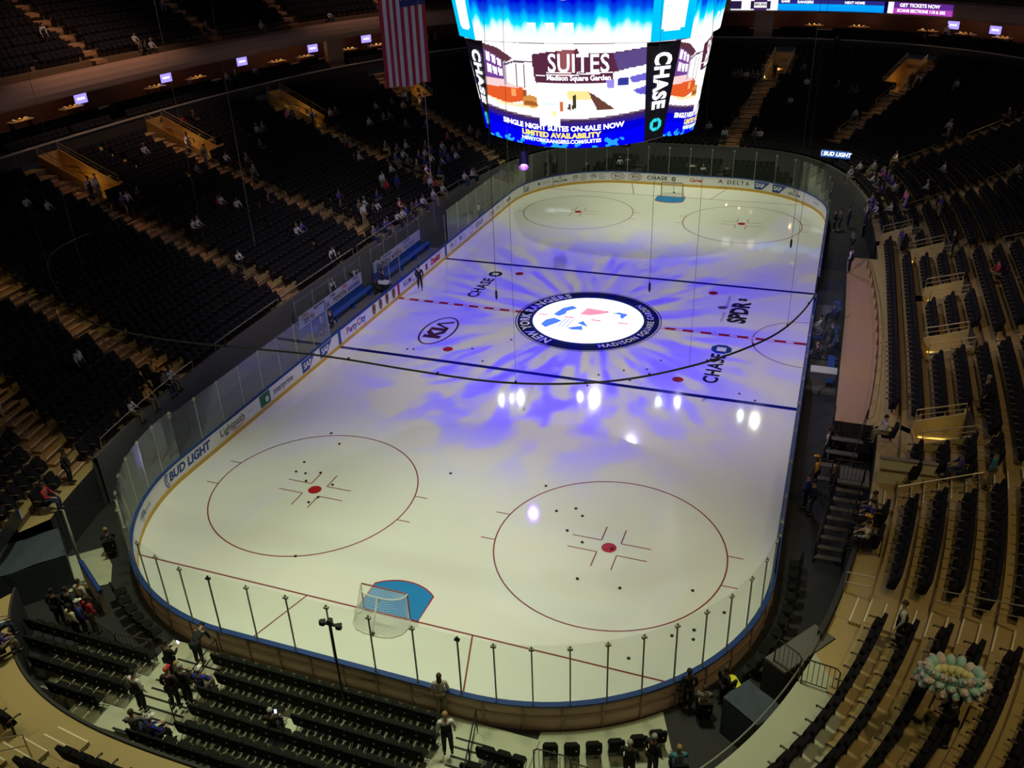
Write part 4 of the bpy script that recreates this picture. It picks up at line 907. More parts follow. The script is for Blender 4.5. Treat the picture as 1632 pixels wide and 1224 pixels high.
BLK = [(1, 'middle block', [(-4.0, 4.15), (-3.2, 4.35), (-3.2, 4.2), (-2.9, 3.9), (-2.7, 3.8), (-3.7, 3.6)], 0), (2, 'left block', [None, (-11.2, -6.2), (-10.3, -6.0), (-9.2, -5.8), (-7.6, -5.7), None], 0), (3, 'right block', [None, (5.85, 7.0), (5.7, 7.0), (5.8, 7.0), None, None], 0)]
for _, bn, rr, _2 in BLK:
    for k, r in enumerate(rr):
        if r is None: continue
        y = -31.27-.8*k; n = int((r[1]-r[0])/.485)
        for j in range(n+1):
            x = r[0]+j*.485; z = .1+.2*k
            if any(abs(x-px)<.22 and abs(y-py)<.3 for px, py in CHAIR_SKIP): continue
            lab = 'black folding chair, %s row from the boards, %s from left, %s behind the goal' % (nth(k+1), nth(j+1), bn)
            if nch == 0: CHP.location = (x, y, z); CHP['label'] = lab; CHP['group'] = 'black folding chairs on the green platform'
            else: dup(CHP, (x, y, z), random.uniform(-.03, .03), lab, 'black folding chairs on the green platform')
            nch += 1
# chairs standing on the floor along the boards (right corner and left tunnel)
fc = [(7.5, -31.15), (8.1, -30.95), (8.7, -30.7), (9.3, -30.4), (9.9, -30.05), (10.4, -29.7)]
for i, (x, y) in enumerate(fc):
    dup(CHP, (x, y, .02), math.atan2(-y, -x)-math.pi/2+.1, 'black chair by the boards, %s from left, right of the platform' % nth(i+1), 'floor chairs by the near boards')
for i in range(12):
    s = s_near(13.0, -27.2+i*.62) if i > 3 else s_near(12.2+.22*i, -27.3+.75*i); p = rink(s, .75)
    dup(CHP, (p[0], p[1], .0), math.atan2(p[3], p[2])+math.pi/2, 'dark chair on the floor along right boards, %s from the camera' % nth(i+1), 'floor chairs along the right boards')
for i in range(6):
    s = s_near(-9.6+.5*i, -29.1-.28*i); p = rink(s, .8)
    dup(CHP, (p[0], p[1], .0), math.atan2(p[3], p[2])+math.pi/2, 'dark chair by the left corner boards, %s from the tunnel' % nth(i+1), 'chairs by the left corner boards')
# seating platform and chairs behind the far glass
pf = thing('seating_platform', 'dark stepped seating platform behind the far glass', 'platform')
for k in range(4):
    q = MB(); y0 = 31.25+.85*k; q.box((0, y0+.425, (.1+.22*k)/2), (19.5-1.2*k, .85, .1+.22*k), DARKF); q.build('platform_tread', pf)
for k in range(4):
    y = 31.72+.85*k; hw = 9.2-.6*k; j = 0; x = -hw
    while x < hw:
        x += .52; j += 1
        if abs(x-3.6) < .5 or abs(x+4.2) < .5: continue
        if any(abs(x-px) < .5 and abs(y-py) < .6 for px, py, *_ in [(p[0], p[1]) for p in PFLOOR]): continue
        dup(CHP, (x, y, .1+.22*k), math.pi, 'black folding chair behind the far glass, row %s, seat %s' % (nth(k+1), nth(j)), 'chairs behind the far glass')

# ------------------------------------------------------------------ hanging scoreboard
SBY = -0.15
def lerp(a, b, t): return a+(b-a)*t
ZT, ZB = 16.75, 12.1
def ctr_face(side):
    """lower main screens: side 0 front(-y), 1 right(+x), 2 back(+y), 3 left(-x); returns mp(u,v) with u left to right seen from outside, v up"""
    def mp(u, v, off=0.0):
        if side in (0, 2): hw = lerp(4.06, 4.12, v); e = lerp(4.45, 4.95, v); bu = lerp(.95, .8, v)
        else: hw = lerp(3.15, 3.85, v); e = lerp(4.72, 5.52, v); bu = lerp(1.0, .85, v)
        t = 2*u-1; x = t*hw; y = -(e+bu*(1-t*t)+off); z = lerp(ZB, ZT, v)-.28*(1-t*t)*(1-v)
        if side == 1: x, y = -y, x
        elif side == 2: x, y = -x, -y
        elif side == 3: x, y = y, -x
        return (x, y+SBY, z)
    return mp
def inpoly(x, y, P):
    c = False; n = len(P); j = n-1
    for i in range(n):
        xi, yi = P[i]; xj, yj = P[j]
        if (yi > y) != (yj > y) and x < (xj-xi)*(y-yi)/(yj-yi)+xi: c = not c
        j = i
    return c
PIC = [ # polygons in picture space: x 0..1, y 0 (top) .. 1 (bottom)
 ([(0, .03), (.10, .05), (.20, .15), (.14, .21), (.14, .37), (0, .36)], (.16, .05, .28)), ([(0, .02), (.10, .05), (.21, .15), (.15, .2), (.09, .13), (0, .07)], (.10, .03, .05)),
 ([(.01, .09), (.045, .11), (.05, .2), (.015, .19)], (1, .9, 1)), ([(.055, .12), (.085, .14), (.09, .22), (.06, .21)], (1, .9, 1)), ([(.095, .15), (.125, .17), (.13, .24), (.1, .23)], (1, .9, 1)),
 ([(.018, .22), (.05, .23), (.055, .32), (.022, .31)], (1, .9, 1)), ([(.06, .24), (.09, .25), (.095, .33), (.065, .32)], (1, .9, 1)), ([(.1, .25), (.13, .26), (.135, .34), (.105, .33)], (1, .9, 1)),
 ([(.34, .10), (.44, .075), (.62, .045), (.63, .09), (.8, .085), (1, .04), (1, .21), (.9, .235), (.82, .27), (.82, .36), (.36, .37), (.345, .28)], (.09, .02, .05)), ([(.82, .09), (1, .04), (1, .21), (.85, .25)], (.10, .06, .22)), ([(.5, .06), (.6, .05), (.58, .3), (.5, .3)], (.28, .08, .09)),
 ([(0, .36), (.15, .37), (.2, .41), (.28, .42), (.28, .45), (0, .45)], (.9, .6, .6)), ([(0, .45), (.27, .43), (.27, .56), (.16, .6), (0, .56)], (.72, .10, .02)), ([(.19, .45), (.22, .45), (.22, .52), (.19, .52)], (.95, .35, .12)), ([(.27, .45), (.29, .45), (.3, .55), (.27, .56)], (.35, .08, .02)),
 ([(0, .56), (.16, .6), (.36, .57), (.36, .62), (.1, .62)], (1, .78, .45)), ([(.27, .52), (.31, .49), (.36, .51), (.365, .6), (.34, .615), (.27, .6)], (.62, .26, .06)), ([(.28, .55), (.36, .56), (.36, .6), (.27, .59)], (.35, .10, .02)), ([(.5, .54), (.53, .54), (.53, .64), (.5, .63)], (.6, .15, .04)),
 ([(.55, .44), (.68, .44), (.7, .52), (.56, .52)], (1, .75, .3)), ([(.59, .48), (.61, .47), (.605, .6), (.58, .62)], (.05, .04, .02)), ([(.56, .56), (.575, .56), (.57, .62), (.555, .61)], (.08, .05, .03)), ([(.68, .45), (.70, .46), (.83, .62), (.73, .62)], (.13, .05, .035)),
 ([(.78, .34), (.83, .33), (.83, .42), (.79, .41)], (.3, .25, .75)), ([(.845, .33), (.905, .32), (.905, .4), (.85, .4)], (.03, .04, .3)), ([(.91, .32), (1, .29), (1, .36), (.93, .38)], (.15, .12, .6)), ([(.93, .45), (1, .42), (1, .51), (.96, .49)], (.12, .10, .6)),
 ([(.14, .19), (.16, .17), (.16, .42), (.14, .41)], (.5, .42, .5)), ([(.225, .2), (.232, .2), (.235, .43), (.228, .43)], (.1, .05, .08)), ([(.28, .2), (.287, .2), (.287, .43), (.28, .43)], (.1, .05, .08)), ([(.14, .21), (.22, .17), (.34, .17), (.34, .18), (.22, .185), (.15, .225)], (.12, .08, .12)),
 ([(.36, .29), (.75, .27), (.75, .28), (.36, .3)], (1, 1, 1))]
rn = random.Random(3)
SPL = [(rn.random(), .92+.09*rn.random(), .02+.04*rn.random()) for _ in range(16)]
def main_pic(u, v):
    x, y = u, 1-v
    yb = .625+.055*(1-(2*x-1)**2)
    if .37 < x < .505 and .42 < y < .785: 
        if .39 < x < .485 and .56 < y < .575: return (.55, .85, .95)
        if (x-.47)**2+(y-.66)**2*.4 < .0002: return (1, .85, .3)
        return (1, 1, 1)
    if y > yb+.045:
        if y < yb+.12: t = (y-yb-.045)/.075; return (.05*(1-t)+.01*t, .02*(1-t)+.005*t, .06*(1-t)+.35*t)
        for sx_, sy_, r in SPL:
            if (x-sx_)**2*2+(y-sy_)**2 < r*r*(.5+.5*math.sin(90*x)*math.sin(70*y)): return (.02, .35, .95)
        return (.0, .0, .85) if y > yb+.2 else (.0, .0, .62)
    if y > yb: return (1, 1, 1) if y < yb+.03 else (.2, .12, .2)
    for P, c in reversed(PIC):
        if inpoly(x, y, P): return c
    return (1.0, .96, .96)
sb = thing('scoreboard', 'huge hanging scoreboard cube with bright curved video screens', 'scoreboard')
SCR = mat('scoreboard_housing', (0.02, 0.02, 0.022), .5)
LW = emis('led_letter_white', (1, .97, 1), 1.6); LY = emis('led_letter_yellow', (1.0, .72, .10), 1.3); LG = emis('led_letter_glow', (.55, .5, 1.0), 1.0)
LC = emis('led_letter_cyan', (.02, .62, .72), 1.2); LK = mat('led_letter_black', (.01, .01, .01), .8); LB = emis('led_letter_blue', (.0, .0, .6), 1.0)
for side in (0, 1, 2, 3):
    mp = ctr_face(side); near = side in (0, 1)
    o = led_surface('video_screen', mp, 150 if near else 20, 96 if near else 12, main_pic, sb); o['label'] = 'lower video screen showing a lounge with white lettering'
    if not near: continue
    W = 8.2 if side == 0 else 7.4; H = 4.65
    def tm(cx, cy, off=.03): return lambda x, y: mp(cx+x/W, 1-cy+y/H, off)
    def word(nm, txt, size, cx, cy, m, **kw):
        q = MB(); q.text(txt, size, tm(cx, cy), m, **kw); o = q.build(nm, sb); return o
    word('screen_lettering', 'SUITES', 1.12, .62, .185, LW, bold=.015, xs=.86, space=1.05)
    q = MB(); f = tm(.625, .265); q.poly([f(-1.6, -.02), f(-.35, -.02), f(-.35, .02), f(-1.6, .02)], LW); q.poly([f(.35, -.02), f(1.6, -.02), f(1.6, .02), f(.35, .02)], LW); q.text('AT', .16, f, LW, bold=.02); q.build('screen_lettering', sb)
    word('screen_lettering', 'Madison Square Garden', .32, .62, .315, LW, bold=.03)
    sag = lambda cx: .0
    q = MB(); g = lambda cy, k: (lambda x, y: mp(.50+x/W, 1-cy+y/H-.045*(1-(2*(x/W))**2), .03))
    q.text('SINGLE NIGHT SUITES ON-SALE NOW', .33, g(.765, 0), LW, bold=.04, xs=1.12); q.build('screen_lettering', sb)
    q = MB(); q.text('LIMITED AVAILABILITY', .33, g(.835, 0), LY, bold=.05, xs=1.25); q.build('screen_lettering', sb)
    q = MB(); q.text('NEWYORKRANGERS.COM/SUITES', .24, g(.895, 0), LW, bold=.03, xs=1.15); q.build('screen_lettering', sb)
# dark corner panels with the bank name reading downwards
def corner(ci, v, off=0.0):
    fs = [(0, 1.0, 1, 0.0), (1, 1.0, 2, 0.0), (2, 1.0, 3, 0.0), (3, 1.0, 0, 0.0)][ci]
    a = Vector(ctr_face(fs[0])(1.0, v)); b_ = Vector(ctr_face(fs[2])(0.0, v)); return a, b_
for ci in range(4):
    q = MB()
    def cm(u, v, off=0.0):
        a, b_ = corner(ci, v); p = a.lerp(b_, u); n = Vector((b_.y-a.y, -(b_.x-a.x), 0)).normalized(); return tuple(p+n*off)
    q.grid(lambda u, v: cm(u, v), 2, 8, SCR); o = q.build('corner_panel', sb); o['label'] = 'black corner panel with vertical bank lettering'
    if ci in (0, 3):
        q = MB(); wdt = lambda v: (Vector(corner(ci, v)[1])-Vector(corner(ci, v)[0])).length
        Hh = ZT-ZB
        # text rotated so that it reads from top to bottom
        q.text('CHASE', .95, lambda x, y: cm(.5+y/1.35, .61-x/Hh, .03), LW, bold=.045, xs=.86, space=1.1)
        q.build('corner_lettering', sb); q = MB(); octo(q, 0, 0, .34, LC, lambda x, y: cm(.5+x/1.15, .155+y/Hh, .03)); q.build('corner_octagon', sb)
# upper ring screens, leaning outwards
def ringface(side):
    def mp(u, v, off=0.0):
        if side in (0, 2): hw = lerp(4.35, 4.6, v); e = lerp(5.25, 5.75, v); bu = lerp(.75, .8, v)
        else: hw = lerp(3.6, 3.9, v); e = lerp(5.9, 6.35, v); bu = lerp(.8, .85, v)
        t = 2*u-1; x = t*hw; y = -(e+bu*(1-t*t)+off); z = lerp(16.82, 19.9, v)
        if side == 1: x, y = -y, x
        elif side == 2: x, y = -x, -y
        elif side == 3: x, y = y, -x
        return (x, y+SBY, z)
    return mp
def ring_pic(u, v):
    x, y = u, v
    if y > .64:
        if .25 < x < .66: 
            if .30 < x < .34 or .42 < x < .45: return (.1, .6, .9)
            if abs(x-.56) > .055 and .5 < x < .62 and int(y*40) % 2: return (.3, .05, .15)
            return (1, 1, 1)
        return (.15, .1, .2) if (int(x*9) % 2 and y > .7) else (1, 1, 1)
    a = .5+.5*math.sin(x*23+4*math.sin(x*7)); 
    wv = .10*a+.03*math.sin(61*x)+.02*math.sin(127*x+3)
    if (abs(x-.37) < .03 or abs(x-.57) < .03 or abs(x-.47) < .025) and .1 < y < .30: return (.8, .95, 1)
    ks = [(.06, (1, 1, 1)), (.16, (.75, .95, 1)), (.26, (.0, .72, .98)), (.36, (.0, .42, .95)), (.46, (.0, .08, .75)), (.60, (.0, .0, .6))]; y2 = y-wv
    if y2 <= ks[0][0]: return ks[0][1]
    for (ya, ca), (yb, cb_) in zip(ks[:-1], ks[1:]):
        if y2 <= yb:
            t = (y2-ya)/(yb-ya); return tuple(lerp(p_, q_, t) for p_, q_ in zip(ca, cb_))
    return (.0, .0, .6)
for side in range(4):
    mp = ringface(side); o = led_surface('ring_screen', mp, 96 if side < 2 else 16, 44 if side < 2 else 8, ring_pic, sb); o['label'] = 'upper blue and cyan ring screen leaning outwards'
    if side in (0, 1):
        q = MB(); f = lambda x, y: mp(.555+x/9.2, .74+y/3.1, .03)
        oval(q, None, .46, .40, .05, f, LY, 24); q.text('B', .62, lambda x, y: mp(.555+x/9.2, .74+y/3.1, .05), LK, bold=.03); q.build('screen_lettering', sb)
for ci in range(4):
    def cm(u, v):
        a = Vector(ringface(ci)(1.0, v)); b_ = Vector(ringface((ci+1) % 4)(0.0, v)); return tuple(a.lerp(b_, u))
    def cpic(u, v):
        if .22 < u < .80 and .13+.1*abs(u-.5) < v: return (1, 1, 1) if not (.3 < u < .45 and .48 < v < .5) else (.7, .85, 1)
        return (.0, .52, .88)
    o = led_surface('ring_corner_screen', cm, 30, 30, cpic, sb); o['label'] = 'cyan corner screen with a white shield'
q = MB()
q.grid(lambda u, v: (lambda p: (p[0]*.985, p[1]*.985, lerp(ZB+.05, 19.9, v)))(ctr_face(0)(u, .0)) , 4, 1, SCR)
und = [ctr_face(s)(u/8, 0.0) for s in range(4) for u in range(9)]; q = MB(); q.poly([(p[0]*.97, p[1]*.97, ZB-.1) for p in und], SCR)
und2 = [ringface(s)(u/8, 0.0) for s in range(4) for u in range(9)]; q.poly([(p[0]*.995, p[1]*.995, 16.8) for p in und2], SCR)
top = [ringface(s)(u/8, 1.0) for s in range(4) for u in range(9)]; q.poly([(p[0], p[1], 19.92) for p in top], SCR)
q.build('housing', sb)
for (x, y, s_) in ((-2.4, -3.6, .5), (.5, -4.2, .35), (2.8, -3.2, .5), (3.6, -1.0, .4), (-1.0, 1.8, .5)):
    q = MB(); q.box((x, y, ZB-.12-s_/2), (s_, s_*.8, s_), SCR, bev=.06); q.box((x, y-s_*.42, ZB-.2-s_/2), (s_*.5, .03, .06), emis('blue_pilot', (.1, .12, 1), 2)); q.build('underside_speaker', sb)
for (x, y) in ((-4, -4), (4, -4), (4, 4), (-4, 4)):
    q = MB(); q.tube([(x, y, 19.9), (x*1.3, y*1.3, 34)], .04, STEEL, 6); q.build('hoist_cable', sb)

# ribbon board on the far fascia and two lit beer signs
def fasc_pt(u, v, a0, a1, z0, z1, d=19.86):
    p = bpt(lerp(a0, a1, u), d); return (p[0], p[1], lerp(z0, z1, v))
def ribbon(u, v):
    if u < .22: 
        if .05 < u < .09 or u > .185: return (1, 1, 1)
        if .11 < u < .17: return (1, .95, 1) if .2 < v < .8 else (.05, .02, .1)
        return (.02, .01, .05) if .15 < v < .85 else (.8, .8, .9)
    if u < .69: return (.0, .28+.1*v, .95) if v < .68 else (.02, .02, .2)
    if u < .73: return (.0, .0, .03) if u < .71 else (1, .9, 1)
    return (.42, .05, .45) if v < .5 else (.10, .02, .25)
rb = thing('ribbon_board', 'glowing blue and purple ribbon display along the far fascia', 'display board')
A0, A1 = math.atan2(47.2, .4), math.atan2(42.35, 18.9)
led_surface('ribbon_screen', lambda u, v: fasc_pt(u, v, A0, A1, 12.45, 13.45), 120, 8, ribbon, rb)
def rmp(u0, z0): return lambda x, y: (lambda a: fasc_pt(0, 0, a, a, z0+y, 0, 19.80))(lerp(A0, A1, u0)-x/50.0)
for txt, u0, z0, sz, m in (('GET TICKETS NOW', .85, 13.2, .42, LW), ('SCANS SECTIONS 118 & 202', .86, 12.72, .36, LW), ('RANGERS', .34, 13.25, .34, LW), ('GAME', .25, 13.3, .3, LW), ('NEXT HOME', .56, 13.25, .32, LW), ('BRUINS', .14, 12.98, .36, LK)):
    q = MB(); q.text(txt, sz, rmp(u0, z0), m, bold=.03); q.build('ribbon_lettering', rb)
def beer_sign(loc, rz, lab, tilt):
    t = thing('lit_sign', lab, 'sign', loc, rz); q = MB(); q.box((0, 0, 0), (2.5, .16, .62), SCR); q.build('sign_box', t)
    q = MB(); q.box((0, -.085, 0), (2.46, .01, .58), emis('sign_blue', (.01, .09, .36), 1.0)); q.build('sign_face', t)
    q = MB(); q.text('BUD LIGHT', .46, lambda x, y: (x+.12, -.1, y), LW, bold=.04, shear=.2, xs=.95); q.tube([(-1.02+.14*math.cos(a), -.1, .2*math.sin(a)) for a in [R_(100+20*k) for k in range(9)]], .02, LW, 4); q.build('sign_lettering', t)
    q = MB(); q.tube([(0, 0, -.3), (0, 0, -loc[2]+.3)], .04, METK, 6); q.build('sign_post', t)
beer_sign((12.97, 31.2, 3.38), R_(-12), 'blue lit beer sign at the far right corner', 0)
beer_sign((-11.6, 28.3+2.6, 2.9+.25), R_(12), 'blue lit beer sign behind the glass at the far left corner', 0)
# suite televisions and tables
SCRN = emis('tv_violet', (.32, .25, .95), 1.5)
for i, (x, y, z) in enumerate([(-41.45, 5.5, 10.95), (-40.77, 14.44, 11.04), (-39.24, 23.03, 11.12), (-36.79, 31.3, 11.19), (-34.13, 37.38, 11.33), (21.98, 52.0, 11.28), (25.37, 49.22, 11.17)]):
    d = dof(x, y); n = bnorm(x, y, d); rz = math.atan2(n.y, n.x)-math.pi/2; side = 'left' if x < 0 else 'far right'
    t = thing('television', 'glowing violet television in a %s suite, %s from the camera' % (side, nth(i+1 if x < 0 else i-4)), 'television', (x, y, z), rz)
    q = MB(); q.box((0, 0, 0), (1.3, .08, .8), SCR); q.build('tv_frame', t)
    q = MB(); q.box((0, -.05, 0), (1.2, .01, .7), SCRN); q.text('BRUINS', .22, lambda a, b_: (a, -.07, b_), LW, bold=.04); q.build('tv_screen', t)
    q = MB(); q.box((0, .05, -.85), (.1, .05, 1.0), SCR); q.build('tv_post', t)
TTOP = mat('buffet_cloth_warm', (.75, .5, .28), .5); BLV = [mat('seat_white', (.7, .7, .66), .5), mat('dish_gold', (.6, .4, .1), .3, .6)]
for i, (x, y) in enumerate([(-41.0, -.9), (-41.0, 3.8), (-40.5, 12.5), (-39.95, 17.1), (-37.9, 26.5), (-36.9, 29.8), (-34.9, 34.9), (-33.3, 38.0), (13.5, 56.1), (19.9, 53.0), (23.1, 50.7), (26.0, 48.1), (3.5, 58.4), (9.0, 57.4)]):
    d = dof(x, y); n = bnorm(x, y, d); rz = math.atan2(n.y, n.x)-math.pi/2; p = bpt(math.atan2(y, x), 24.3); x, y = p
    t = thing('buffet_table', 'small lit buffet table in the suites, %s clockwise from left' % nth(i+1), 'table', (x, y, 9.7), rz)
    q = MB(); q.box((0, 0, .95), (2.0, .7, .05), TTOP, bev=.1); q.build('table_top', t)
    for sx in (-1, 1): q = MB(); q.box((sx*.8, 0, .46), (.08, .5, .92), RISER); q.build('leg', t)
    for j in range(3): q = MB(); q.ell((-.6+j*.55, 0, 1.0), (.2, .15, .14), BLV[j % 2], 8, 3, 0); q.build('food_tray', t)
    l = bpy.data.lights.new('table_light', 'POINT'); l.energy = 22; l.color = (1, .55, .22); l.shadow_soft_size = .1
    o = bpy.data.objects.new('table_light', l); COL.objects.link(o); o.location = (x-n.x*.2, y-n.y*.2, 11.5)

# ------------------------------------------------------------------ roof lamp heads: each aimed at its pool on the ice through a deep snoot
for i, (x, y, r, e, c, *zz) in enumerate(LAMPS):
    z = zz[0] if zz else 27
    v = Vector((x-CAMLOC[0], y-CAMLOC[1], 0)); f_ = z/(z+CAMLOC[2]); tgt = Vector((x, y, 0))-v*f_        # mirror point between lamp and viewer stand
    t = thing('roof_lamp', 'round moving-head lamp hanging from the roof, %s of its row' % nth(i+1) if not zz else 'small violet lamp hanging under the scoreboard front', 'lamp', (x, y, z))
    M = (Vector((x, y, z))-tgt).to_track_quat('Z', 'Y').to_matrix(); q = MB(); L = 3.2*r
    P = lambda a, b_, h: tuple(M @ Vector((a, b_, h)))
    n = 14
    for r0, r1, h0, h1 in ((r*1.06, r*1.12, 0, -L), (r*1.14, r*1.18, .5*r, -L)):
        q.grid(lambda u, v_: P(lerp(r0, r1, v_)*math.cos(2*math.pi*u), lerp(r0, r1, v_)*math.sin(2*math.pi*u), lerp(h0, h1, v_)), n, 1, METK)
    q.poly([P(r*1.14*math.cos(2*math.pi*k/n), r*1.14*math.sin(2*math.pi*k/n), .5*r) for k in range(n)], METK); q.build('lamp_housing', t)
    q = MB(); q.tube([P(0, 0, .4*r), tuple(Vector(P(0, 0, .4*r))+Vector((0, 0, 6.5 if not zz else .7)))], .03, METK, 6); q.build('hanging_arm', t)
    q = MB(); q.poly([P(r*math.cos(2*math.pi*k/n), r*math.sin(2*math.pi*k/n), 0) for k in range(n-1, -1, -1)], emis('lens_%d' % i, c, e)); q.build('lens', t)

# ------------------------------------------------------------------ goals
NET = mat('net_white', (.78, .8, .72), .8); GRED = mat('goal_frame_red', (.22, .03, .03), .4); GWH = mat('goal_pad_white', (.75, .76, .7), .6)
def goal(y, sgn, lab):
    t = thing('hockey_goal', lab, 'goal', (0, y, 0), 0 if sgn < 0 else math.pi)      # opening faces +y in local space
    q = MB(); w_ = .93; h = 1.23
    q.tube([(-w_, 0, 0), (-w_, 0, h-.05), (-w_+.05, 0, h), (w_-.05, 0, h), (w_, 0, h-.05), (w_, 0, 0)], .03, GRED, 8); q.build('front_frame', t)
    base = [(w_*math.copysign(1, c)*0, 0, 0) for c in ()]
    B = [(-w_, 0), (-w_-.12, -.35), (-w_-.06, -.72), (-w_+.22, -1.0), (-.35, -1.1), (.35, -1.1), (w_-.22, -1.0), (w_+.06, -.72), (w_+.12, -.35), (w_, 0)]
    Tp = [(-w_, 0), (-w_+.02, -.12), (-w_+.12, -.30), (-w_+.35, -.42), (-.3, -.48), (.3, -.48), (w_-.35, -.42), (w_-.12, -.30), (w_-.02, -.12), (w_, 0)]
    q = MB(); q.tube([(x, yy, .03) for x, yy in B], .03, GWH, 8); q.build('base_frame', t)
    q = MB(); q.tube([(x, yy, h-.02) for x, yy in Tp], .025, GWH, 8); q.build('top_frame', t)
    q = MB(); q.tube([(0, -1.1, .03), (0, -.85, .6), (0, -.48, h-.02)], .03, GWH, 6); q.build('centre_post', t)
    q = MB(); q.box((0, -1.1, .08), (.12, .12, .1), METK); q.build('rear_anchor', t)
    q = MB()
    def rs(P, n):
        L = [0]
        for a, c in zip(P[:-1], P[1:]): L.append(L[-1]+math.hypot(c[0]-a[0], c[1]-a[1]))
        out = []
        for k in range(n+1):
            s = L[-1]*k/n; i = max(j for j in range(len(L)-1) if L[j] <= s+1e-9); f = (s-L[i])/(L[i+1]-L[i]); out.append((lerp(P[i][0], P[i+1][0], f), lerp(P[i][1], P[i+1][1], f)))
        return out
    nb = 52; bb, tt = rs(B, nb), rs(Tp, nb)
    for a, c in zip(bb, tt): q.tube([(a[0], a[1], .04), (lerp(a[0], c[0], .5), lerp(a[1], c[1], .42)-.02, .62), (c[0], c[1], h-.02)], .0045, NET, 3, cap=False)
    for k in range(1, 16):
        f = k/16; q.tube([(lerp(a[0], c[0], f), lerp(a[1], c[1], f), lerp(.04, h-.02, f)) for a, c in zip(bb, tt)], .0045, NET, 3, cap=False)
    for k in range(1, 8): 
        f = k/8; q.tube([(x, lerp(0, yy, f), h-.01) for x, yy in tt[4:-4:3]], .0045, NET, 3, cap=False)
    for x, yy in tt[3:-3:2]: q.tube([(x, 0, h), (x, yy, h-.02)], .0045, NET, 3, cap=False)
    q.build('net', t); return t
goal(-27.13, -1, 'hockey goal at the near end, seen from behind its white net')
goal(27.13, 1, 'hockey goal at the far end, facing the camera')
# pucks
PKM = mat('puck_rubber', (.012, .012, .012), .6)
q = MB(); q.tube([(0, 0, 0), (0, 0, .006), (0, 0, .03), (0, 0, .036)], [.056, .062, .062, .056], PKM, 14); puck = q.build('puck'); 
FEAT = [('near left faceoff spot', -6.7, -21.0), ('near right faceoff spot', 6.7, -21.0), ('left near neutral spot', -6.7, -6.2), ('right near neutral spot', 6.7, -6.2), ('near goal', 0, -27.1), ('centre emblem', 0, 0)]
byf = {}
for (x, y) in PUCKS:
    f = min(FEAT, key=lambda f: (f[1]-x)**2+(f[2]-y)**2); byf.setdefault(f, []).append((math.hypot(f[1]-x, f[2]-y), x, y))
first = True
for f, L in byf.items():
    for i, (dd, x, y) in enumerate(sorted(L)):
        lab = 'black puck on the ice, %sclosest to the %s' % ('' if i == 0 else nth(i+1)+' ', f[0])
        if first: o = puck; first = False
        else: o = puck.copy(); COL.objects.link(o)
        o.location = (x, y, .009); tag(o, lab, 'puck', 'pucks scattered on the ice')

# ------------------------------------------------------------------ people
SKIN = [mat('skin_light', (.55, .33, .24), .6), mat('skin_mid', (.36, .20, .13), .6), mat('skin_deep', (.12, .06, .04), .6)]
HAIR = [mat('hair_black', (.012, .01, .01), .7), mat('hair_brown', (.06, .03, .015), .7), mat('hair_grey', (.35, .34, .32), .7), mat('hair_blond', (.35, .22, .08), .7)]
CLOTH = {'w': (.62, .62, .64), 'k': (.015, .015, .018), 'g': (.13, .125, .13), 'b': (.02, .035, .28), 'u': (.07, .04, .28), 'r': (.42, .02, .03), 'y': (.75, .36, .04), 'p': (.65, .12, .32), 't': (.05, .22, .28), 'n': (.02, .025, .06), 'c': (.55, .5, .36), 'v': (.66, .66, .66), 'h': (.03, .02, .025), 'j': (.02, .025, .26), 'q': (.02, .02, .02), 'm': (.5, .42, .36)}
CM = {k: mat('cloth_%s' % nm, CLOTH[k], .85) for k, nm in dict(w='white', k='black', g='grey', b='blue', u='violet_blue', r='red', y='orange', p='pink', t='teal', n='navy', c='cream', v='usher_white', h='charcoal', j='royal_jersey', q='dark', m='beige').items()}
CNAME = dict(w='white', k='black', g='grey', b='blue', u='purple blue', r='red', y='orange', p='pink', t='teal', n='navy', c='cream', v='white', h='dark', j='royal blue', q='dark', m='beige')
TRS = [mat('trousers_dark', (.012, .012, .016), .85), mat('trousers_denim', (.03, .045, .10), .85), mat('trousers_khaki', (.25, .2, .13), .85)]
SHOE = mat('shoe_black', (.01, .01, .01), .5); EYE = mat('eye_dark', (.01, .01, .01), .3); LIP = mat('lip', (.35, .1, .09), .6)
def skinmesh(name, nodes, edges, mats, parent, sub=1):
    me = bpy.data.meshes.new(name); me.from_pydata([n[0] for n in nodes], edges, []); o = bpy.data.objects.new(name, me); COL.objects.link(o)
    md = o.modifiers.new('s', 'SKIN'); md.use_smooth_shade = True; md.branch_smoothing = .6
    for i, n in enumerate(nodes):
        r = n[1]; me.skin_vertices[0].data[i].radius = (r, r) if isinstance(r, (int, float)) else r
    me.skin_vertices[0].data[0].use_root = True
    sb_ = o.modifiers.new('u', 'SUBSURF'); sb_.levels = sub; sb_.render_levels = sub
    bpy.context.view_layer.update(); dg = bpy.context.evaluated_depsgraph_get(); m2 = bpy.data.meshes.new_from_object(o.evaluated_get(dg))
    o.modifiers.clear(); o.data = m2; m2.name = name
    m2.materials.clear()
    for m in mats: m2.materials.append(m)
    m2.polygons.foreach_set('material_index', [0]*len(m2.polygons)); m2.polygons.foreach_set('use_smooth', [True]*len(m2.polygons))
    o.parent = parent; return o
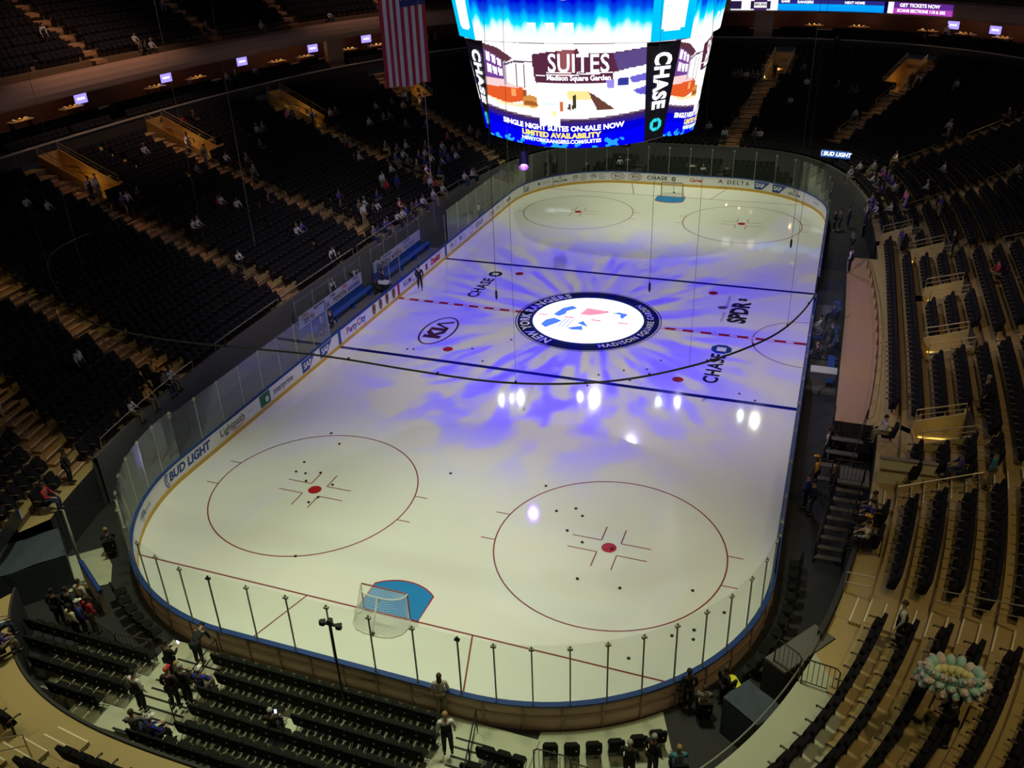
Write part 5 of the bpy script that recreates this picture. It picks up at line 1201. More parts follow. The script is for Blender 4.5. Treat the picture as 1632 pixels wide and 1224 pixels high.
def joints(pose):
    J = {}
    lean = 0
    if pose == 's':
        J['pel'] = (0, 0, .55); J['chest'] = (0, .03, .90); J['neck'] = (0, .04, 1.10); J['head'] = (0, .07, 1.24); J['top'] = (0, .07, 1.34)
        for s, k in ((-1, 'L'), (1, 'R')):
            J['sh'+k] = (s*.18, .03, 1.04); J['el'+k] = (s*.25, .12, .80); J['wr'+k] = (s*.15, .34, .72); J['hip'+k] = (s*.09, .02, .53); J['kn'+k] = (s*.12, .44, .53); J['an'+k] = (s*.12, .44, .09)
    else:
        J['pel'] = (0, 0, .95); J['chest'] = (0, .01, 1.26); J['neck'] = (0, .02, 1.47); J['head'] = (0, .04, 1.60); J['top'] = (0, .04, 1.70)
        for s, k in ((-1, 'L'), (1, 'R')):
            J['sh'+k] = (s*.18, .0, 1.41); J['el'+k] = (s*.25, -.02, 1.14); J['wr'+k] = (s*.24, .08, .90); J['hip'+k] = (s*.09, 0, .92); J['kn'+k] = (s*.10, .03, .50); J['an'+k] = (s*.11, 0, .09)
        if pose == 'p':
            for s, k in ((-1, 'L'), (1, 'R')): J['el'+k] = (s*.23, .10, 1.16); J['wr'+k] = (s*.09, .34, 1.22)
        if pose == 'w':
            J['knL'] = (-.1, .20, .52); J['anL'] = (-.1, .16, .12); J['knR'] = (.1, -.06, .5); J['anR'] = (.1, -.28, .12); J['elR'] = (.24, .1, 1.16); J['wrR'] = (.2, .3, 1.0)
        if pose == 'b':
            J['chest'] = (0, .28, 1.12); J['neck'] = (0, .44, 1.18); J['head'] = (0, .56, 1.20); J['top'] = (0, .64, 1.24)
            for s, k in ((-1, 'L'), (1, 'R')): J['sh'+k] = (s*.18, .40, 1.14); J['el'+k] = (s*.22, .48, .88); J['wr'+k] = (s*.18, .56, .66)
    return J
def V3(a): return Vector(a)
def mk_person(pose, female=False):
    J = joints(pose); root = thing('person', '', 'person')
    # body: one continuous skin
    nodes = [(J['pel'], .125), (J['chest'], (.15, .11)), (J['neck'], .052), (J['head'], (.078, .092)), (J['top'], .07)]; ed = [(0, 1), (1, 2), (2, 3), (3, 4)]
    def nd(p, r): nodes.append((tuple(p), r)); return len(nodes)-1
    for k, s in (('L', -1), ('R', 1)):
        a = nd(J['sh'+k], .052); b_ = nd(J['el'+k], .040); c = nd(J['wr'+k], .026); ed += [(1, a), (a, b_), (b_, c)]
        dr = (V3(J['wr'+k])-V3(J['el'+k])).normalized(); palm = V3(J['wr'+k])+dr*.075; pc = nd(palm, (.036, .018)); ed.append((c, pc))
        sd = dr.cross(Vector((0, 0, 1) if abs(dr.z) < .8 else (0, 1, 0))).normalized(); dn = Vector((0, 0, -1)) if abs(dr.z) < .8 else Vector((0, .6, 0))
        for fi, (o_, L) in enumerate(((-.030, .062), (-.010, .074), (.011, .070), (.031, .056))):
            f0 = nd(palm+sd*o_+dr*.025, .0095); f1 = nd(palm+sd*o_*1.1+dr*(.025+L*.55)+dn*.008, .009); f2 = nd(palm+sd*o_*1.1+dr*(.02+L)+dn*.028, .0075); ed += [(pc, f0), (f0, f1), (f1, f2)]
        th = nd(palm-sd*.045*(-s)-dr*.02, .011); t2 = nd(palm-sd*.065*(-s)+dr*.02+dn*.01, .009); ed += [(pc, th), (th, t2)]
        h = nd(J['hip'+k], .085); kn = nd(J['kn'+k], .058); an = nd(J['an'+k], .036); ed += [(0, h), (h, kn), (kn, an)]
        ft = nd(V3(J['an'+k])+Vector((0, .12, -.055)), .03); ed.append((an, ft))
    body = skinmesh('body', nodes, ed, [SKIN[0]], root)
    hd = V3(J['head']); up = (V3(J['top'])-hd).normalized(); fw = Vector((0, 1, 0)) if pose != 'b' else Vector((0, .35, -.9)).normalized(); rt = fw.cross(up).normalized()
    f = MB(); P = lambda r_, f_, u_: tuple(hd+rt*r_+fw*f_+up*u_)
    for s in (-1, 1): f.ell(P(s*.032, .082, .035), (.012, .008, .009), EYE, 6, 4)
    f.ell(P(0, .088, -.032), (.024, .008, .007), LIP, 6, 4); f.build('facial_features', root)
    f = MB(); f.add([P(-.014, .08, -.008), P(.014, .08, -.008), P(0, .112, -.004), P(0, .082, .035)], [(0, 1, 2), (1, 3, 2), (3, 0, 2), (0, 3, 1)], SKIN[0]); o = f.build('nose', root); o.name = 'nose'
    f = MB(); 
    for s in (-1, 1): f.ell(P(s*.08, 0, .012), (.014, .022, .032), SKIN[0], 6, 4)
    f.build('ears', root)
    f = MB(); M = Matrix((rt, fw, up)).transposed(); f.ell(P(0, -.018, .035), (.088, .098, .105), HAIR[0], 12, 5, -.15 if not female else -.5, M)
    if female: f.ell(P(0, -.06, -.10), (.085, .055, .20), HAIR[0], 10, 6, -1, M)
    f.build('hair', root, smooth=True)
    # shirt
    n2 = [(J['pel'], (.155, .125)), (J['chest'], (.175, .13)), ((V3(J['neck'])-Vector((0, 0, .03)) if pose != 'b' else V3(J['neck'])), .07)]; e2 = [(0, 1), (1, 2)]
    for k in 'LR':
        i = len(n2); wr = V3(J['wr'+k]).lerp(V3(J['el'+k]), .12); n2 += [(J['sh'+k], .072), (J['el'+k], .056), (tuple(wr), .04)]; e2 += [(1, i), (i, i+1), (i+1, i+2)]
    skinmesh('shirt', n2, e2, [CM['w']], root)
    pel = V3(J['pel']); n3 = [(tuple(pel-Vector((0, 0, .02))), (.15, .12))]; e3 = []
    for k in 'LR':
        i = len(n3); an = V3(J['an'+k]).lerp(V3(J['kn'+k]), .06); n3 += [(J['hip'+k], .105), (J['kn'+k], .078), (tuple(an), .058)]; e3 += [(0, i), (i, i+1), (i+1, i+2)]
    skinmesh('trousers', n3, e3, [TRS[0]], root)
    for k in 'LR':
        a = V3(J['an'+k]); f = MB(); f.ell((a.x, a.y+.06, a.z-.045), (.048, .14, .05), SHOE, 10, 4); f.build('shoe', root, smooth=True)
    return root
PR = {'t': mk_person('t'), 's': mk_person('s'), 'p': mk_person('p'), 'w': mk_person('w'), 'b': mk_person('b'), 'm': mk_person('t', True)}
VEST = {}
def vest_for(pose):
    if pose not in VEST:
        J = joints(pose); r = thing('tmp', '', ''); o = skinmesh('waistcoat', [(J['pel'], (.162, .132)), (J['chest'], (.183, .138)), (tuple(V3(J['neck'])-Vector((0, 0, .08))), (.10, .08))], [(0, 1), (1, 2)], [CM['k']], r)
        VEST[pose] = o.data; bpy.data.objects.remove(o); bpy.data.objects.remove(r)
    return VEST[pose]
PHONE = emis('phone_screen_glow', (.5, .7, 1.0), 6.0); CAPR = mat('cap_red', (.5, .01, .02), .7); CAPW = mat('cap_white', (.7, .7, .7), .7)
USED = set(); rp = random.Random(11); NP = [0]
def add_person(x, y, z, rz, pose, col, lab, group=None, hair=None, far=False, phone=True):
    pk = 'm' if col == 'm' else pose
    src = PR[pk]; first = pk not in USED; USED.add(pk)
    r = src if first else src.copy()
    if not first: COL.objects.link(r)
    r.location = (x, y, z); r.rotation_euler = (0, 0, rz); tag(r, lab, 'person', group)
    sk = rp.choice(SKIN[:2]*2+SKIN[2:]); tr = rp.choice(TRS) if col not in 'vkhq' else TRS[0]; hr = hair or rp.choice(HAIR[:2]*3+HAIR[2:])
    kids = list(src.children)
    for ch in kids:
        base = ch.name.split('.')[0]
        if far and base in ('facial_features', 'nose', 'ears', 'shoe'):
            if not first: continue
        c = ch if first else ch.copy()
        if not first: COL.objects.link(c); c.parent = r
        mm = {'body': sk, 'nose': sk, 'ears': sk, 'shirt': CM[col], 'trousers': tr, 'hair': hr}.get(base)
        if mm: c.material_slots[0].link = 'OBJECT'; c.material_slots[0].material = mm
    if col == 'v':
        o = bpy.data.objects.new('waistcoat', vest_for(pose)); COL.objects.link(o); o.parent = r
    J = joints(pose)
    if col in 'hj' or col == 'y':
        hd = V3(J['head']); f = MB(); f.ell((hd.x, hd.y-.01, hd.z+.05), (.095, .105, .09), CAPR if col == 'h' else (CAPW if col == 'j' else CM['y']), 10, 4, 0); f.box((hd.x, hd.y+.12, hd.z+.055), (.13, .1, .015), CAPR if col == 'h' else (CAPW if col == 'j' else CM['y'])); f.build('cap', r)
    if (pose == 'p' or col == 'q') and phone:
        w_ = (V3(J['wrL'])+V3(J['wrR']))/2; t = thing('phone', 'lit phone held by the person %s' % ('near the platform stair' if y < -25 and pose == 'p' else 'sitting among folding chairs' if y < -25 else 'standing on the left stand stair'), 'phone', (0, 0, 0))
        M = Matrix.Rotation(rz, 3, 'Z'); p = M @ (w_+Vector((0, .12, .05))); t.location = (x+p.x, y+p.y, z+p.z); t.rotation_euler = (R_(-20), 0, rz)
        q = MB(); q.box((0, 0, 0), (.14 if pose == 'p' else .08, .01, .09 if pose == 'p' else .13), METK); q.build('phone_case', t); q = MB(); q.box((0, -.008, 0), (.13 if pose == 'p' else .07, .004, .08 if pose == 'p' else .12), PHONE); q.build('phone_screen', t)
    NP[0] += 1; return r
def inward(x, y, d): n = bnorm(x, y, d); return math.atan2(-n.y, -n.x)-math.pi/2
PEND = []
POSN = {'s': 'seated', 't': 'standing', 'p': 'standing with a phone', 'w': 'walking', 'b': 'bending', 'm': 'standing'}
def zone(x, y):
    if x < 0 and y < 30: 
        return 'left stand'
    if y > 33 and x < 14: return 'far end stand'
    if x > 0 and y > 9: return 'far right stand'
    return 'right stand'
for (x, y, p, c) in PEOPLE:
    d = dof(x, y); k = int(max(0, math.floor(d/ROWW))); n = bnorm(x, y, d)
    dn = k*ROWW+(.24 if p == 's' else .30); x += n.x*(dn-d); y += n.y*(dn-d); z = zrow(k*ROWW)+.015
    PEND.append([x, y, z, inward(x, y, d)+rp.uniform(-.3, .3), p, c, zone(x, y), k])
def near_desc(x, y):
    a = min(((seg_d(x, y, a)[0], a) for a in AISLES if (a[1] < 0) == (x < 0)), key=lambda t: t[0]); return a[1][0]
cnt = {}
for e in PEND:
    key = (CNAME[e[5]], POSN[e[4]], e[6], e[7]); e.append(key); cnt.setdefault(key, []).append(e)
for key, L in cnt.items():
    L.sort(key=lambda e: (e[0]-CAMLOC[0])*CR[0]+(e[1]-CAMLOC[1])*CR[1] if True else 0)
    def uof(e):
        dv = Vector((e[0], e[1], e[2]))-Vector(CAMLOC); return dv.dot(CR)/dv.dot(CF)
    L.sort(key=uof)
    for i, e in enumerate(L):
        who = 'usher in white shirt and black waistcoat' if e[5] == 'v' else '%s person in %s' % (POSN[e[4]].split(' ')[0], key[0])
        s_ = '%s, %s, %s row' % (who, key[2], nth(key[3]+1))
        if len(L) > 1: s_ += ', %s from left' % nth(i+1)
        e.append(s_)
for e in PEND:
    near = e[1] < -10
    r = add_person(e[0], e[1], e[2], e[3], e[4], e[5], e[9], 'people on the '+e[6], far=not near)
FLAB = {}
def zlab(x, y):
    if y < -28: return 'near end behind the boards' if -8 < x < 8 else ('left corner tunnel' if x < -8 else 'right corner floor')
    if y > 29: return 'far end behind the glass'
    if x < 0: return 'left bench side'
    return 'right side by the boards'
for i, (x, y, p, c, z) in enumerate(PFLOOR):
    if x > 0 and -4 < y < 4: x = max(x, 13.55)
    if z > .05 and y < -30 and -8 < x < 7: 
        k = max(0, int((-31.05-y)//.8)+1) if y < -31.05 else 0; z = .1+.2*k
        if p == 's': y = -31.27-.8*k
    e = (CNAME[c], p, zlab(x, y)); FLAB.setdefault(e, []).append((x, y, p, c, z))
for e, L in FLAB.items():
    L.sort(key=lambda t: (Vector((t[0], t[1], 0))-Vector(CAMLOC)).dot(CR)/(Vector((t[0], t[1], 0))-Vector(CAMLOC)).dot(CF))
    for i, (x, y, p, c, z) in enumerate(L):
        extra = {'v': 'usher in white shirt and black waistcoat', 'm': 'woman with long dark hair', 'h': 'person in a red hat', 'j': 'seated person in blue jersey', 'q': 'seated person holding a lit phone'}.get(c, '%s person in %s' % (POSN[p].split(' ')[0], e[0]))
        if c == 'j' and p == 't': extra = 'standing person in blue jersey'
        lab = '%s, %s' % (extra, e[2])
        if len(L) > 1: lab += ', %s from left' % nth(i+1)
        rz = math.atan2(-x, 12) if y > -28 else rp.uniform(-.5, .5)
        if x < -12 and y > -10: rz = R_(-90)+rp.uniform(-.3, .3)
        if x > 12.5: rz = R_(90)+rp.uniform(-.4, .4)
        if p == 'w': rz = R_(-150)
        add_person(x, y, z, rz, 'p' if p == 'p' else p, c, lab, None, far=y > 5)
        if p == 's' and not (-8 < x < 7 and y < -30):
            dup(CHP, (x, y, z), rz, 'black chair under the %s' % lab.split(',')[0] + ', ' + ','.join(lab.split(',')[1:]).strip(), None)
for i, (x, y, p, c) in enumerate(PUP):
    d = dof(x, y); k = max(0, int((d-20.8)/.9)); dn = 20.8+k*.9+(.4 if p == 's' else .3); n = bnorm(x, y, d); x += n.x*(dn-d); y += n.y*(dn-d)
    add_person(x, y, zupper(k)+.01, inward(x, y, d), p, c, '%s in %s on the upper tier, %s from left' % (POSN[p]+' person', CNAME[c], nth(i+1)), 'people on the upper tier', far=True)
for i, (x, y, p, c) in enumerate(PSUITE):
    d = dof(x, y); n = bnorm(x, y, d); dn = 22.2 if p == 's' else 23.5; x += n.x*(dn-d); y += n.y*(dn-d)
    add_person(x, y, 9.66 if p == 's' else 9.71, inward(x, y, d), p, c, '%s in %s on the suite level, %s from left' % (POSN[p]+' person', CNAME[c], nth(i+1)), 'people on the suite level', far=True)

# ------------------------------------------------------------------ player benches, penalty boxes
BENB = mat('bench_blue', (.01, .06, .3), .5); ADW = mat('bench_ad_pale', (.5, .5, .62), .6)
def bench(y0, y1, lab, words):
    t = thing('player_bench', lab, 'bench'); ym = (y0+y1)/2; L = y1-y0
    q = MB(); q.box((-14.2, ym, .25), (2.0, L, .5), GREYW); q.build('bench_floor', t)
    q = MB(); q.box((-14.5, ym, .98), (.4, L-.3, .06), BENB, bev=.02); q.build('bench_seat', t)
    for k in range(4): q = MB(); q.box((-14.5, y0+.5+(L-1)*k/3, .72), (.35, .08, .48), BENB); q.build('leg', t)
    q = MB(); q.box((-15.3, ym, .9), (.12, L, 1.8), BENB); q.build('bench_back', t)
    q = MB(); q.box((-15.22, ym, 1.35), (.02, L-.2, .5), ADW); q.box((-15.22, ym, 1.75), (.02, L-.2, .26), ADW)
    for w_, yy, zz, sz, m in words: q.text(w_, sz, lambda x, y: (-15.205, yy+x, zz+y), m, bold=.03)
    q.build('advert_panel', t)
    q = MB(); q.box((-15.3, ym, 2.3), (.03, L, 1.0), GLASS); q.build('back_glass', t)
    for k in range(5): q = MB(); q.box((-15.3, y0+L*k/4, 2.1), (.07, .06, 1.6), STEEL); q.build('glass_post', t)
    for yy in (y0, y1):
        q = MB(); q.box((-14.2, yy, 1.9), (2.1, .03, 2.4), GLASS); q.build('end_glass', t); q = MB(); q.box((-13.2, yy, 1.75), (.06, .06, 2.7), STEEL); q.build('end_post', t)
bench(-8.4, -.6, 'blue players bench nearer the camera with pale advert panels behind', [('Delta', -7.6, 1.75, .26, REDI), ('TIME WARNER', -6.0, 1.75, .2, INK), ('Chase', -4.4, 1.75, .24, INK), ('Delta', -2.9, 1.75, .26, REDI), ('CHASE', -1.5, 1.75, .22, INK), ('SPDRs', -7.2, 1.35, .42, INK), ('KIA', -5.2, 1.35, .42, BLU), ('TOYOTA', -3.6, 1.35, .4, INK), ('RANGERS', -1.8, 1.35, .36, BLU)])
bench(.9, 8.4, 'blue players bench farther from the camera with pale advert panels behind', [('EVERON', 2.4, 1.35, .5, INK), ('MODELL', 4.4, 1.35, .4, MRN), ('WEATHER', 6.4, 1.35, .38, GRY), ('FOXWOODS', 3.0, 1.75, .22, BLU), ('LIGHTPATH', 6.0, 1.75, .22, BLU)])
t = thing('table', 'small pale table between the two players benches', 'table', (-14.1, .15, 0)); q = MB(); q.box((0, 0, .95), (.9, .7, .06), PALEW, bev=.1); q.build('table_top', t)
for sx in (-1, 1):
    for sy in (-1, 1): q = MB(); q.box((sx*.38, sy*.28, .46), (.05, .05, .92), METK); q.build('leg', t)
def pbox(y0, y1, lab):
    t = thing('penalty_box', lab, 'penalty box'); ym = (y0+y1)/2; L = y1-y0
    q = MB(); q.box((13.9, ym, .1), (1.5, L, .2), GREYW); q.build('box_floor', t)
    q = MB(); q.box((14.3, ym, .62), (.35, L-.4, .05), BENB); q.build('bench_seat', t)
    for k in (0, 1): q = MB(); q.box((14.3, y0+.5+(L-1)*k, .4), (.3, .06, .4), METK); q.build('leg', t)
    for yy in (y0, y1): q = MB(); q.box((13.9, yy, 1.5), (1.5, .03, 2.0), GLASS); q.build('side_glass', t)
    q = MB(); q.box((14.62, ym, 1.5), (.03, L, 2.0), GLASS); q.build('back_glass', t)
pbox(2.2, 5.6, 'far penalty box with blue bench and glass sides'); pbox(-2.0, 2.0, 'scorekeepers box with glass sides between the penalty boxes'); pbox(-5.8, -2.2, 'near penalty box with glass sides')
q = MB(); q.box((13.95, -4.9, .95), (1.3, .7, .06), PALEW); q.box((13.95, -4.9, .55), (1.2, .6, .75), GREYW); tag(q.build('desk'), 'pale green-grey desk at the near end of the penalty boxes', 'desk')

# ------------------------------------------------------------------ flag
FR, FW_, FB_ = mat('flag_red', (.36, .02, .04), .85), mat('flag_white', (.62, .55, .58), .85), mat('flag_blue', (.02, .03, .14), .85)
t = thing('flag', 'large striped american flag hanging vertically in front of the left stand', 'flag')
def fl(u, v):
    a = .10*math.sin(7*u+1.0)+.06*math.sin(13*u); x0, y0, x1, y1 = -21.1, 16.2, -18.8, 19.6
    bz = 10.35+.10*math.sin(9*u); return (lerp(x0, x1, u)+a*.8, lerp(y0, y1, u)-a*.6+.15*v*math.sin(3*u), lerp(bz, 22.0, v))
n = 13
for k in range(n):
    q = MB(); top = .50 if k >= 6 else 1.0
    q.grid(lambda u, v: fl((k+u)/n, v*top), 3, 18, FR if k % 2 == 0 else FW_); q.build('stripe', t)
q = MB(); q.grid(lambda u, v: fl(lerp(6/13, 1, u), lerp(.5, 1, v)), 8, 12, FB_)
for i in range(9):
    for j in range(6):
        u = lerp(6/13, 1, (j+.5)/6); v = lerp(.52, .98, (i+.5)/9); p = fl(u, v); q.add([(p[0]+(.1 if m % 2 else .04)*math.cos(math.pi*m/5)*.55-.02, p[1]-.03+(.1 if m % 2 else .04)*math.cos(math.pi*m/5)*.5, p[2]+(.1 if m % 2 else .04)*math.sin(math.pi*m/5)) for m in range(10)], [tuple(range(10))], FW_)
q.build('canton', t); q = MB(); q.tube([(-21.3, 16.1, 22.05), (-18.6, 19.75, 22.05)], .05, STEEL); q.tube([(-20, 17.9, 22.05), (-20, 17.9, 34)], .02, STEEL); q.build('flag_pole', t)

# ------------------------------------------------------------------ hanging cable, microphones, suspension wires
q = MB(); AP = [(-19.4, -12.6, 9.6), (-20.4, -14.8, 9), (-21.2, -16.4, 9), (-20.4, -19.3, 9), (-17, -22.3, 9), (-13.7, -24.4, 9), (-10.9, -25.1, 9), (-8, -25.2, 9), (-3, -24.8, 9), (.7, -24.9, 9), (3.6, -24.9, 9), (5.9, -24.4, 9), (7.8, -23.5, 9), (9.5, -22.1, 9), (10.9, -20.5, 9), (12.0, -18.7, 9), (12.7, -16.6, 9), (13.1, -14.5, 9)]
def crom(P, n=6):
    out = []; Q = [P[0]]+P+[P[-1]]
    for i in range(1, len(Q)-2):
        for k in range(n):
            t_ = k/n; out.append(tuple(.5*((2*Q[i][j])+(-Q[i-1][j]+Q[i+1][j])*t_+(2*Q[i-1][j]-5*Q[i][j]+4*Q[i+1][j]-Q[i+2][j])*t_**2+(-Q[i-1][j]+3*Q[i][j]-3*Q[i+1][j]+Q[i+2][j])*t_**3) for j in range(3)))
    return out+[P[-1]]
cb = thing('net_cable', 'thin black cable sweeping in a wide arc across the rink', 'cable'); CP = crom(AP); q.tube(CP, .035, METK, 6); q.build('main_cable', cb)
q = MB(); q.tube([(13.1, -14.5, 9), (13.1, -14.4, 9.6)], .07, METK, 6); q.build('end_clamp', cb)
for k in range(8, len(CP)-4, 6):
    p = CP[k]; q = MB(); q.box((p[0], p[1], p[2]+.03), (.06, .06, .10), METK); q.build('cable_clip', cb)
HNG = mat('wire_grey', (.22, .2, .18), .5, .5)
for k in (20, 44, 62, 78, 92):
    p = CP[k]; q = MB(); q.tube([(p[0], p[1], p[2]), (p[0], p[1], 34)], .006, HNG, 4); q.build('hanger_wire', cb)
for i, (x, y, z, lab) in enumerate([(-1.3, -12, 6.0, 'thin hanging microphone cable, left of the centre emblem'), (6.45, -13.8, 8.0, 'thin hanging microphone cable above the far edge of centre emblem'), (11.65, -6.8, 8.0, 'thin hanging microphone cable near the right boards')]):
    if i == 0: x, y, z = .5, -16.3, 8.0
    t = thing('hanging_microphone', lab, 'microphone', (x, y, z)); q = MB(); q.tube([(0, 0, .4), (0, 0, 34-z)], .009, METK, 5); q.build('cable', t)
    q = MB(); q.tube([(0, 0, 0), (0, 0, .1), (0, 0, .35), (0, 0, .45)], [.02, .05, .05, .02], METK, 8); q.build('microphone_body', t)
# pixels of long wires in front of the left stands, measured at 14 m height
for i, (x, y) in enumerate([(-14.5, -12.0), (-6.8, -6.5), (-22.0, -21.5), (-20.2, -17.8)]):
    q = MB(); q.tube([(x, y, 7.5), (x, y, 34)], .012, HNG, 4); tag(q.build('suspension_wire'), 'long thin grey wire hanging in front of the left stand, %s from left' % nth([3, 4, 1, 2][i]), 'wire')

# ------------------------------------------------------------------ pole camera, cotton candy, fences, misc
t = thing('pole_camera', 'black remote camera on a tall thin pole behind the near boards', 'camera', (.75, -31.5, .1))
q = MB(); q.cyl((0, 0, 0), .035, 3.55, METK, 10); q.cyl((0, 0, 0), .16, .03, METK, 12); q.build('pole', t)
q = MB(); q.box((0, 0, 3.62), (.72, .08, .06), METK); q.box((0, 0, 3.72), (.12, .16, .18), METK); q.build('mount_bar', t)
for sx in (-1, 1): q = MB(); q.box((sx*.28, 0, 3.60), (.2, .16, .13), METK, bev=.04); q.tube([(sx*.28, .08, 3.60), (sx*.28, .14, 3.60)], .045, METK, 8); q.build('camera_head', t)
def barrier(loc, rz, L, H, lab, m=None):
    m = m or RAIL2; t = thing('barrier_fence', lab, 'fence', loc, rz); q = MB()
    q.tube([(-L/2, 0, 0), (-L/2, 0, H-.1), (-L/2+.1, 0, H), (L/2-.1, 0, H), (L/2, 0, H-.1), (L/2, 0, 0)], .022, m, 6); q.tube([(-L/2, 0, .12), (L/2, 0, .12)], .016, m, 5); q.build('frame', t)
    nbar = int(L/.14)
    for k in range(1, nbar): q = MB(); q.tube([(-L/2+L*k/nbar, 0, .12), (-L/2+L*k/nbar, 0, H)], .010, m, 4); q.build('bar', t)
RAIL2 = mat('fence_olive_black', (.05, .05, .035), .5, .4)
barrier((-9.0, -31.55, 0), R_(-14), 2.2, 1.05, 'barred crowd fence, left of the two by the near left corner'); barrier((-7.2, -31.75, 0), R_(5), 1.5, 1.05, 'barred crowd fence, right of the two by the near left corner')
barrier((7.75, -31.75, 0), R_(2), 1.1, 1.1, 'barred crowd fence beside the right block of folding chairs'); barrier((9.1, -31.85, 0), R_(-3), 1.5, 1.0, 'barred crowd fence, middle of the bottom edge'); barrier((10.6, -31.6, 0), R_(8), 1.2, 1.0, 'barred crowd fence before the dark tunnel cover')
barrier((13.75, -27.5, 2.0), R_(-35), .9, 1.0, 'curved barred fence on the platform corner at lower right'); barrier((14.7, -27.9, 2.0), R_(-8), 1.0, 1.0, 'barred fence facing the camera, lower right corner'); barrier((15.9, -21.2, 2.0), R_(10), 1.0, .95, 'small barred gate on the tan terrace by the metal stair'); barrier((15.2, -16.6, 1.95), R_(0), 1.2, 1.0, 'barred gate in front of the pale wall')
q = MB(); q.box((14.1, -26.4, 1.0), (.8, 2.4, 2.0), DARKW, rz=R_(-35)); q.box((14.1, -26.4, 2.02), (.76, 2.35, .04), GREYW, rz=R_(-35)); tag(q.build('corner_platform'), 'dark raised platform with brown top at the lower right corner', 'platform')
def cover(loc, size, rz, lab, m=CLOTHB):
    q = MB(); sx, sy, sz = size; q.grid(lambda u, v: (sx*(u-.5), sy*(v-.5), sz+.05*math.sin(9*u+5*v)*math.sin(6*v)), 14, 14, m); q.box((0, 0, sz/2-.04), (sx, sy, sz-.08), m)
    o = q.build('tunnel_cover'); o.location = loc; o.rotation_euler = (0, 0, rz); return tag(o, lab, 'cover')
cover((12.95, -28.5, 0), (1.3, 1.1, 1.5), R_(-35), 'slate cloth covered box at the lower right tunnel')
q = MB(); q.box((0, 0, 0), (.25, .7, .5), mat('bib_yellow', (.75, .72, .03), .7), bev=.08); o = q.build('yellow_bag'); o.location = (12.35, -26.95, .26); o.rotation_euler = (0, 0, R_(35)); tag(o, 'bright yellow bag on the dark floor at lower right', 'bag')
cover((-13.7, -29.9, 0), (1.9, 2.6, 1.6), R_(-38), 'dark blue cloth drape over the left corner tunnel')
# left corner gate: blue-capped low wall, tall glass and posts
t = thing('corner_gate', 'open glass gate and blue capped low wall at the near left corner', 'gate')
q = MB(); q.tube([(-9.9, -30.3, 1.08), (-11.9, -29.3+.15, 1.08)], .09, CAP, 6); q.box((-10.9, -29.72, .52), (2.2, .12, 1.04), BACKB, rz=math.atan2(1.15, -2.0)); q.build('low_wall', t)
q = MB(); 
V = [(-9.95, -29.2, 1.1), (-11.9, -29.2, 1.1), (-11.9, -29.2, 3.4), (-9.95, -29.2, 3.4)]
q.add([(-10.55, -28.0, 1.1), (-12.0, -29.1, 1.1), (-12.0, -29.1, 3.4), (-10.55, -28.0, 3.4), (-10.57, -27.98, 1.1), (-12.02, -29.08, 1.1), (-12.02, -29.08, 3.4), (-10.57, -27.98, 3.4)], [(0, 1, 2, 3), (7, 6, 5, 4), (0, 3, 7, 4), (1, 5, 6, 2), (3, 2, 6, 7), (0, 4, 5, 1)], GLASS); q.build('glass_panel', t)
for x, y in ((-10.55, -28.0), (-12.0, -29.1)): q = MB(); q.box((x, y, 1.72), (.08, .08, 3.42), STEEL); q.build('gate_post', t)
q = MB(); q.poly([(-14.0, -28.3, .02), (-12.9, -27.2, .02), (-11.75, -28.0, .02), (-11.0, -28.9, .02), (-12.2, -29.8, .02)], GREEN); tag(q.build('floor_mat'), 'pale green floor mat inside the left corner tunnel', 'mat')
rbn = thing('ribbon_light', 'glowing blue white vertical ribbon display at the left edge', 'display board'); p0 = bpt(R_(-118.0), 2.6); p1 = bpt(R_(-113.5), 4.2)
led_surface('ribbon_screen', lambda u, v: (lerp(-14.6, -13.4, u), lerp(-28.9, -31.6, u), lerp(2.3, 2.75, v)), 40, 5, lambda u, v: (.7, .8, 1) if (int(u*23) % 3 and .25 < v < .8) else (.08, .12, .9), rbn)
q = MB(); q.box((-14.02, -30.3, 2.5), (.08, 3.0, .6), SCR, rz=math.atan2(-2.7, 1.2)-math.pi/2); q.build('ribbon_case', rbn)
q = MB(); q.poly([(rink(s_near(6.9, -30.2)+.35*k, .2)[0], rink(s_near(6.9, -30.2)+.35*k, .2)[1], .02) for k in range(12)]+[(11.6, -31.6, .02), (12.0, -33.2, .02), (6.9, -33.2, .02)], GREEN)
tag(q.build('floor_panel'), 'pale green floor panel under the chairs at the bottom edge, right of the platform', 'floor panel')
for x0, nm in ((5.1, 'right'), (-4.35, 'left')):
    t = thing('handrail', 'dark handrail beside the %s stair of the green platform' % nm, 'handrail'); P = [(x0+.22*k, -31.0-.8*k, .15+.2*k) for k in range(5)]
    q = MB(); q.tube([(p[0], p[1], p[2]+.95) for p in P], .022, METK, 6); q.tube([(p[0], p[1], p[2]+.5) for p in P], .018, METK, 6); q.build('rail_bars', t)
    for p in P[::2]: q = MB(); q.tube([p, (p[0], p[1], p[2]+.95)], .022, METK, 6); q.build('rail_post', t)
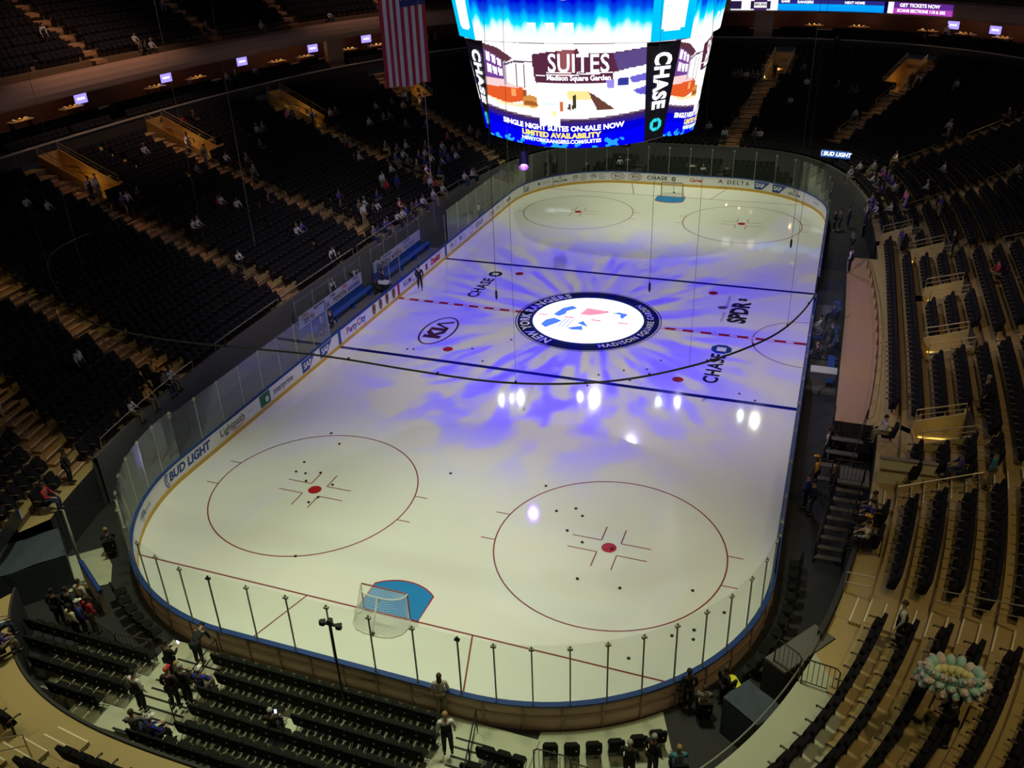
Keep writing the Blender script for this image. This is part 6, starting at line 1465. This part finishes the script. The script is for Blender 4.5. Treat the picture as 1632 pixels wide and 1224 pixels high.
# low front wall with top rail round the permanent terrace
q = MB(); 
def fw(a0, a1, n_, z0, z1, d=-.02, q=None, m=DARKW, w_=.16):
    ringsweep([(d-w_, z0), (d-w_, z1), (d, z1), (d, z0)], m, q=q, n=n_, a0=R_(a0), a1=R_(a1))
fw(121, 239, 240, 0.0, 2.45, q=q, m=GREYW); fw(52, 121, 160, 0.0, 2.5, q=q, m=GREYW); fw(249.5, 274, 60, 0, 2.07, q=q, m=DARKW, w_=.09)
fw(-60.5, -50, 30, 0, 2.3, q=q)
struct(q.build('terrace_front_wall'), 'dark front wall of the lower terrace')
t = thing('front_rail', 'thin steel rail on top of the left stand front wall', 'rail'); 
for a0, a1 in ((124, 150), (152, 176), (178, 205), (207, 222), (226, 238)):
    q = MB(); P = [(*bpt(R_(lerp(a0, a1, k/14)), -.1), 2.95) for k in range(15)]; q.tube([(P[0][0], P[0][1], 2.5)]+P+[(P[-1][0], P[-1][1], 2.5)], .02, RAIL, 6); q.build('rail_length', t)
# glass fence in front of the green block (lower right)
t = thing('glass_fence', 'tinted glass fence with steel cap before the lower right seats', 'glass fence')
for k in range(7):
    a0, a1 = R_(-74+2.1*k), R_(-74+2.1*(k+1)-.15); q = MB(); q.grid(lambda u, v: (*bpt(lerp(a0, a1, u), -.1), lerp(1.0, 2.2, v)), 3, 1, GLASS); q.grid(lambda u, v: (*bpt(lerp(a0, a1, u), -.08), lerp(1.0, 2.2, v)), 3, 1, GLASS); q.build('fence_pane', t)
q = MB(); q.tube([(*bpt(R_(-74+14.7*k/20), -.09), 2.22) for k in range(21)], .025, STEEL, 6); q.build('fence_cap', t)
# cotton candy vendor
vx, vy = 17.75, -29.9; vd = dof(vx, vy); vk = int(vd/ROWW); vz = zrow(vk*ROWW)+.01
add_person(vx, vy, vz, inward(vx, vy, vd)+.5, 'p', 'k', 'vendor in black carrying the cotton candy, lower right corner', phone=False)
t = thing('cotton_candy_rack', 'fan of pastel cotton candy bags on a pole held above the seats', 'cotton candy', (vx-.15, vy+.38, vz+.95))
q = MB(); q.cyl((0, 0, 0), .015, .95, PALEW, 6); q.build('pole', t)
CC = [mat('candy_yellow', (.95, .93, .5), .5, noise=.2, nscale=14), mat('candy_blue', (.50, .85, .85), .5, noise=.2, nscale=14), mat('candy_pink', (.95, .74, .74), .5, noise=.2, nscale=14)]
rc = random.Random(5)
for k in range(50):
    a = 2*math.pi*k/17+(.18 if k > 16 else 0); el = -.28 if k < 17 else (.22 if k < 34 else .95); c = Vector((.34*math.cos(a), .10*math.sin(a), .95)); dr = Vector((math.cos(a), math.sin(a)*.9, el)).normalized(); L = .50+rc.uniform(-.04, .05)
    q = MB(); P = [c+dr*L*f_ for f_ in (0.05, .25, .5, .8, .97, 1.05)]; rr = [.03, .09, .11, .11, .08, .01]
    for j, (m, i0, i1) in enumerate(((CC[0], 0, 2), (CC[1], 2, 4) if k % 3 else (CC[2], 2, 4), (CC[2], 4, 5))): q.tube(P[i0:i1+1], rr[i0:i1+1], m, 8)
    q.build('candy_bag', t, smooth=True)
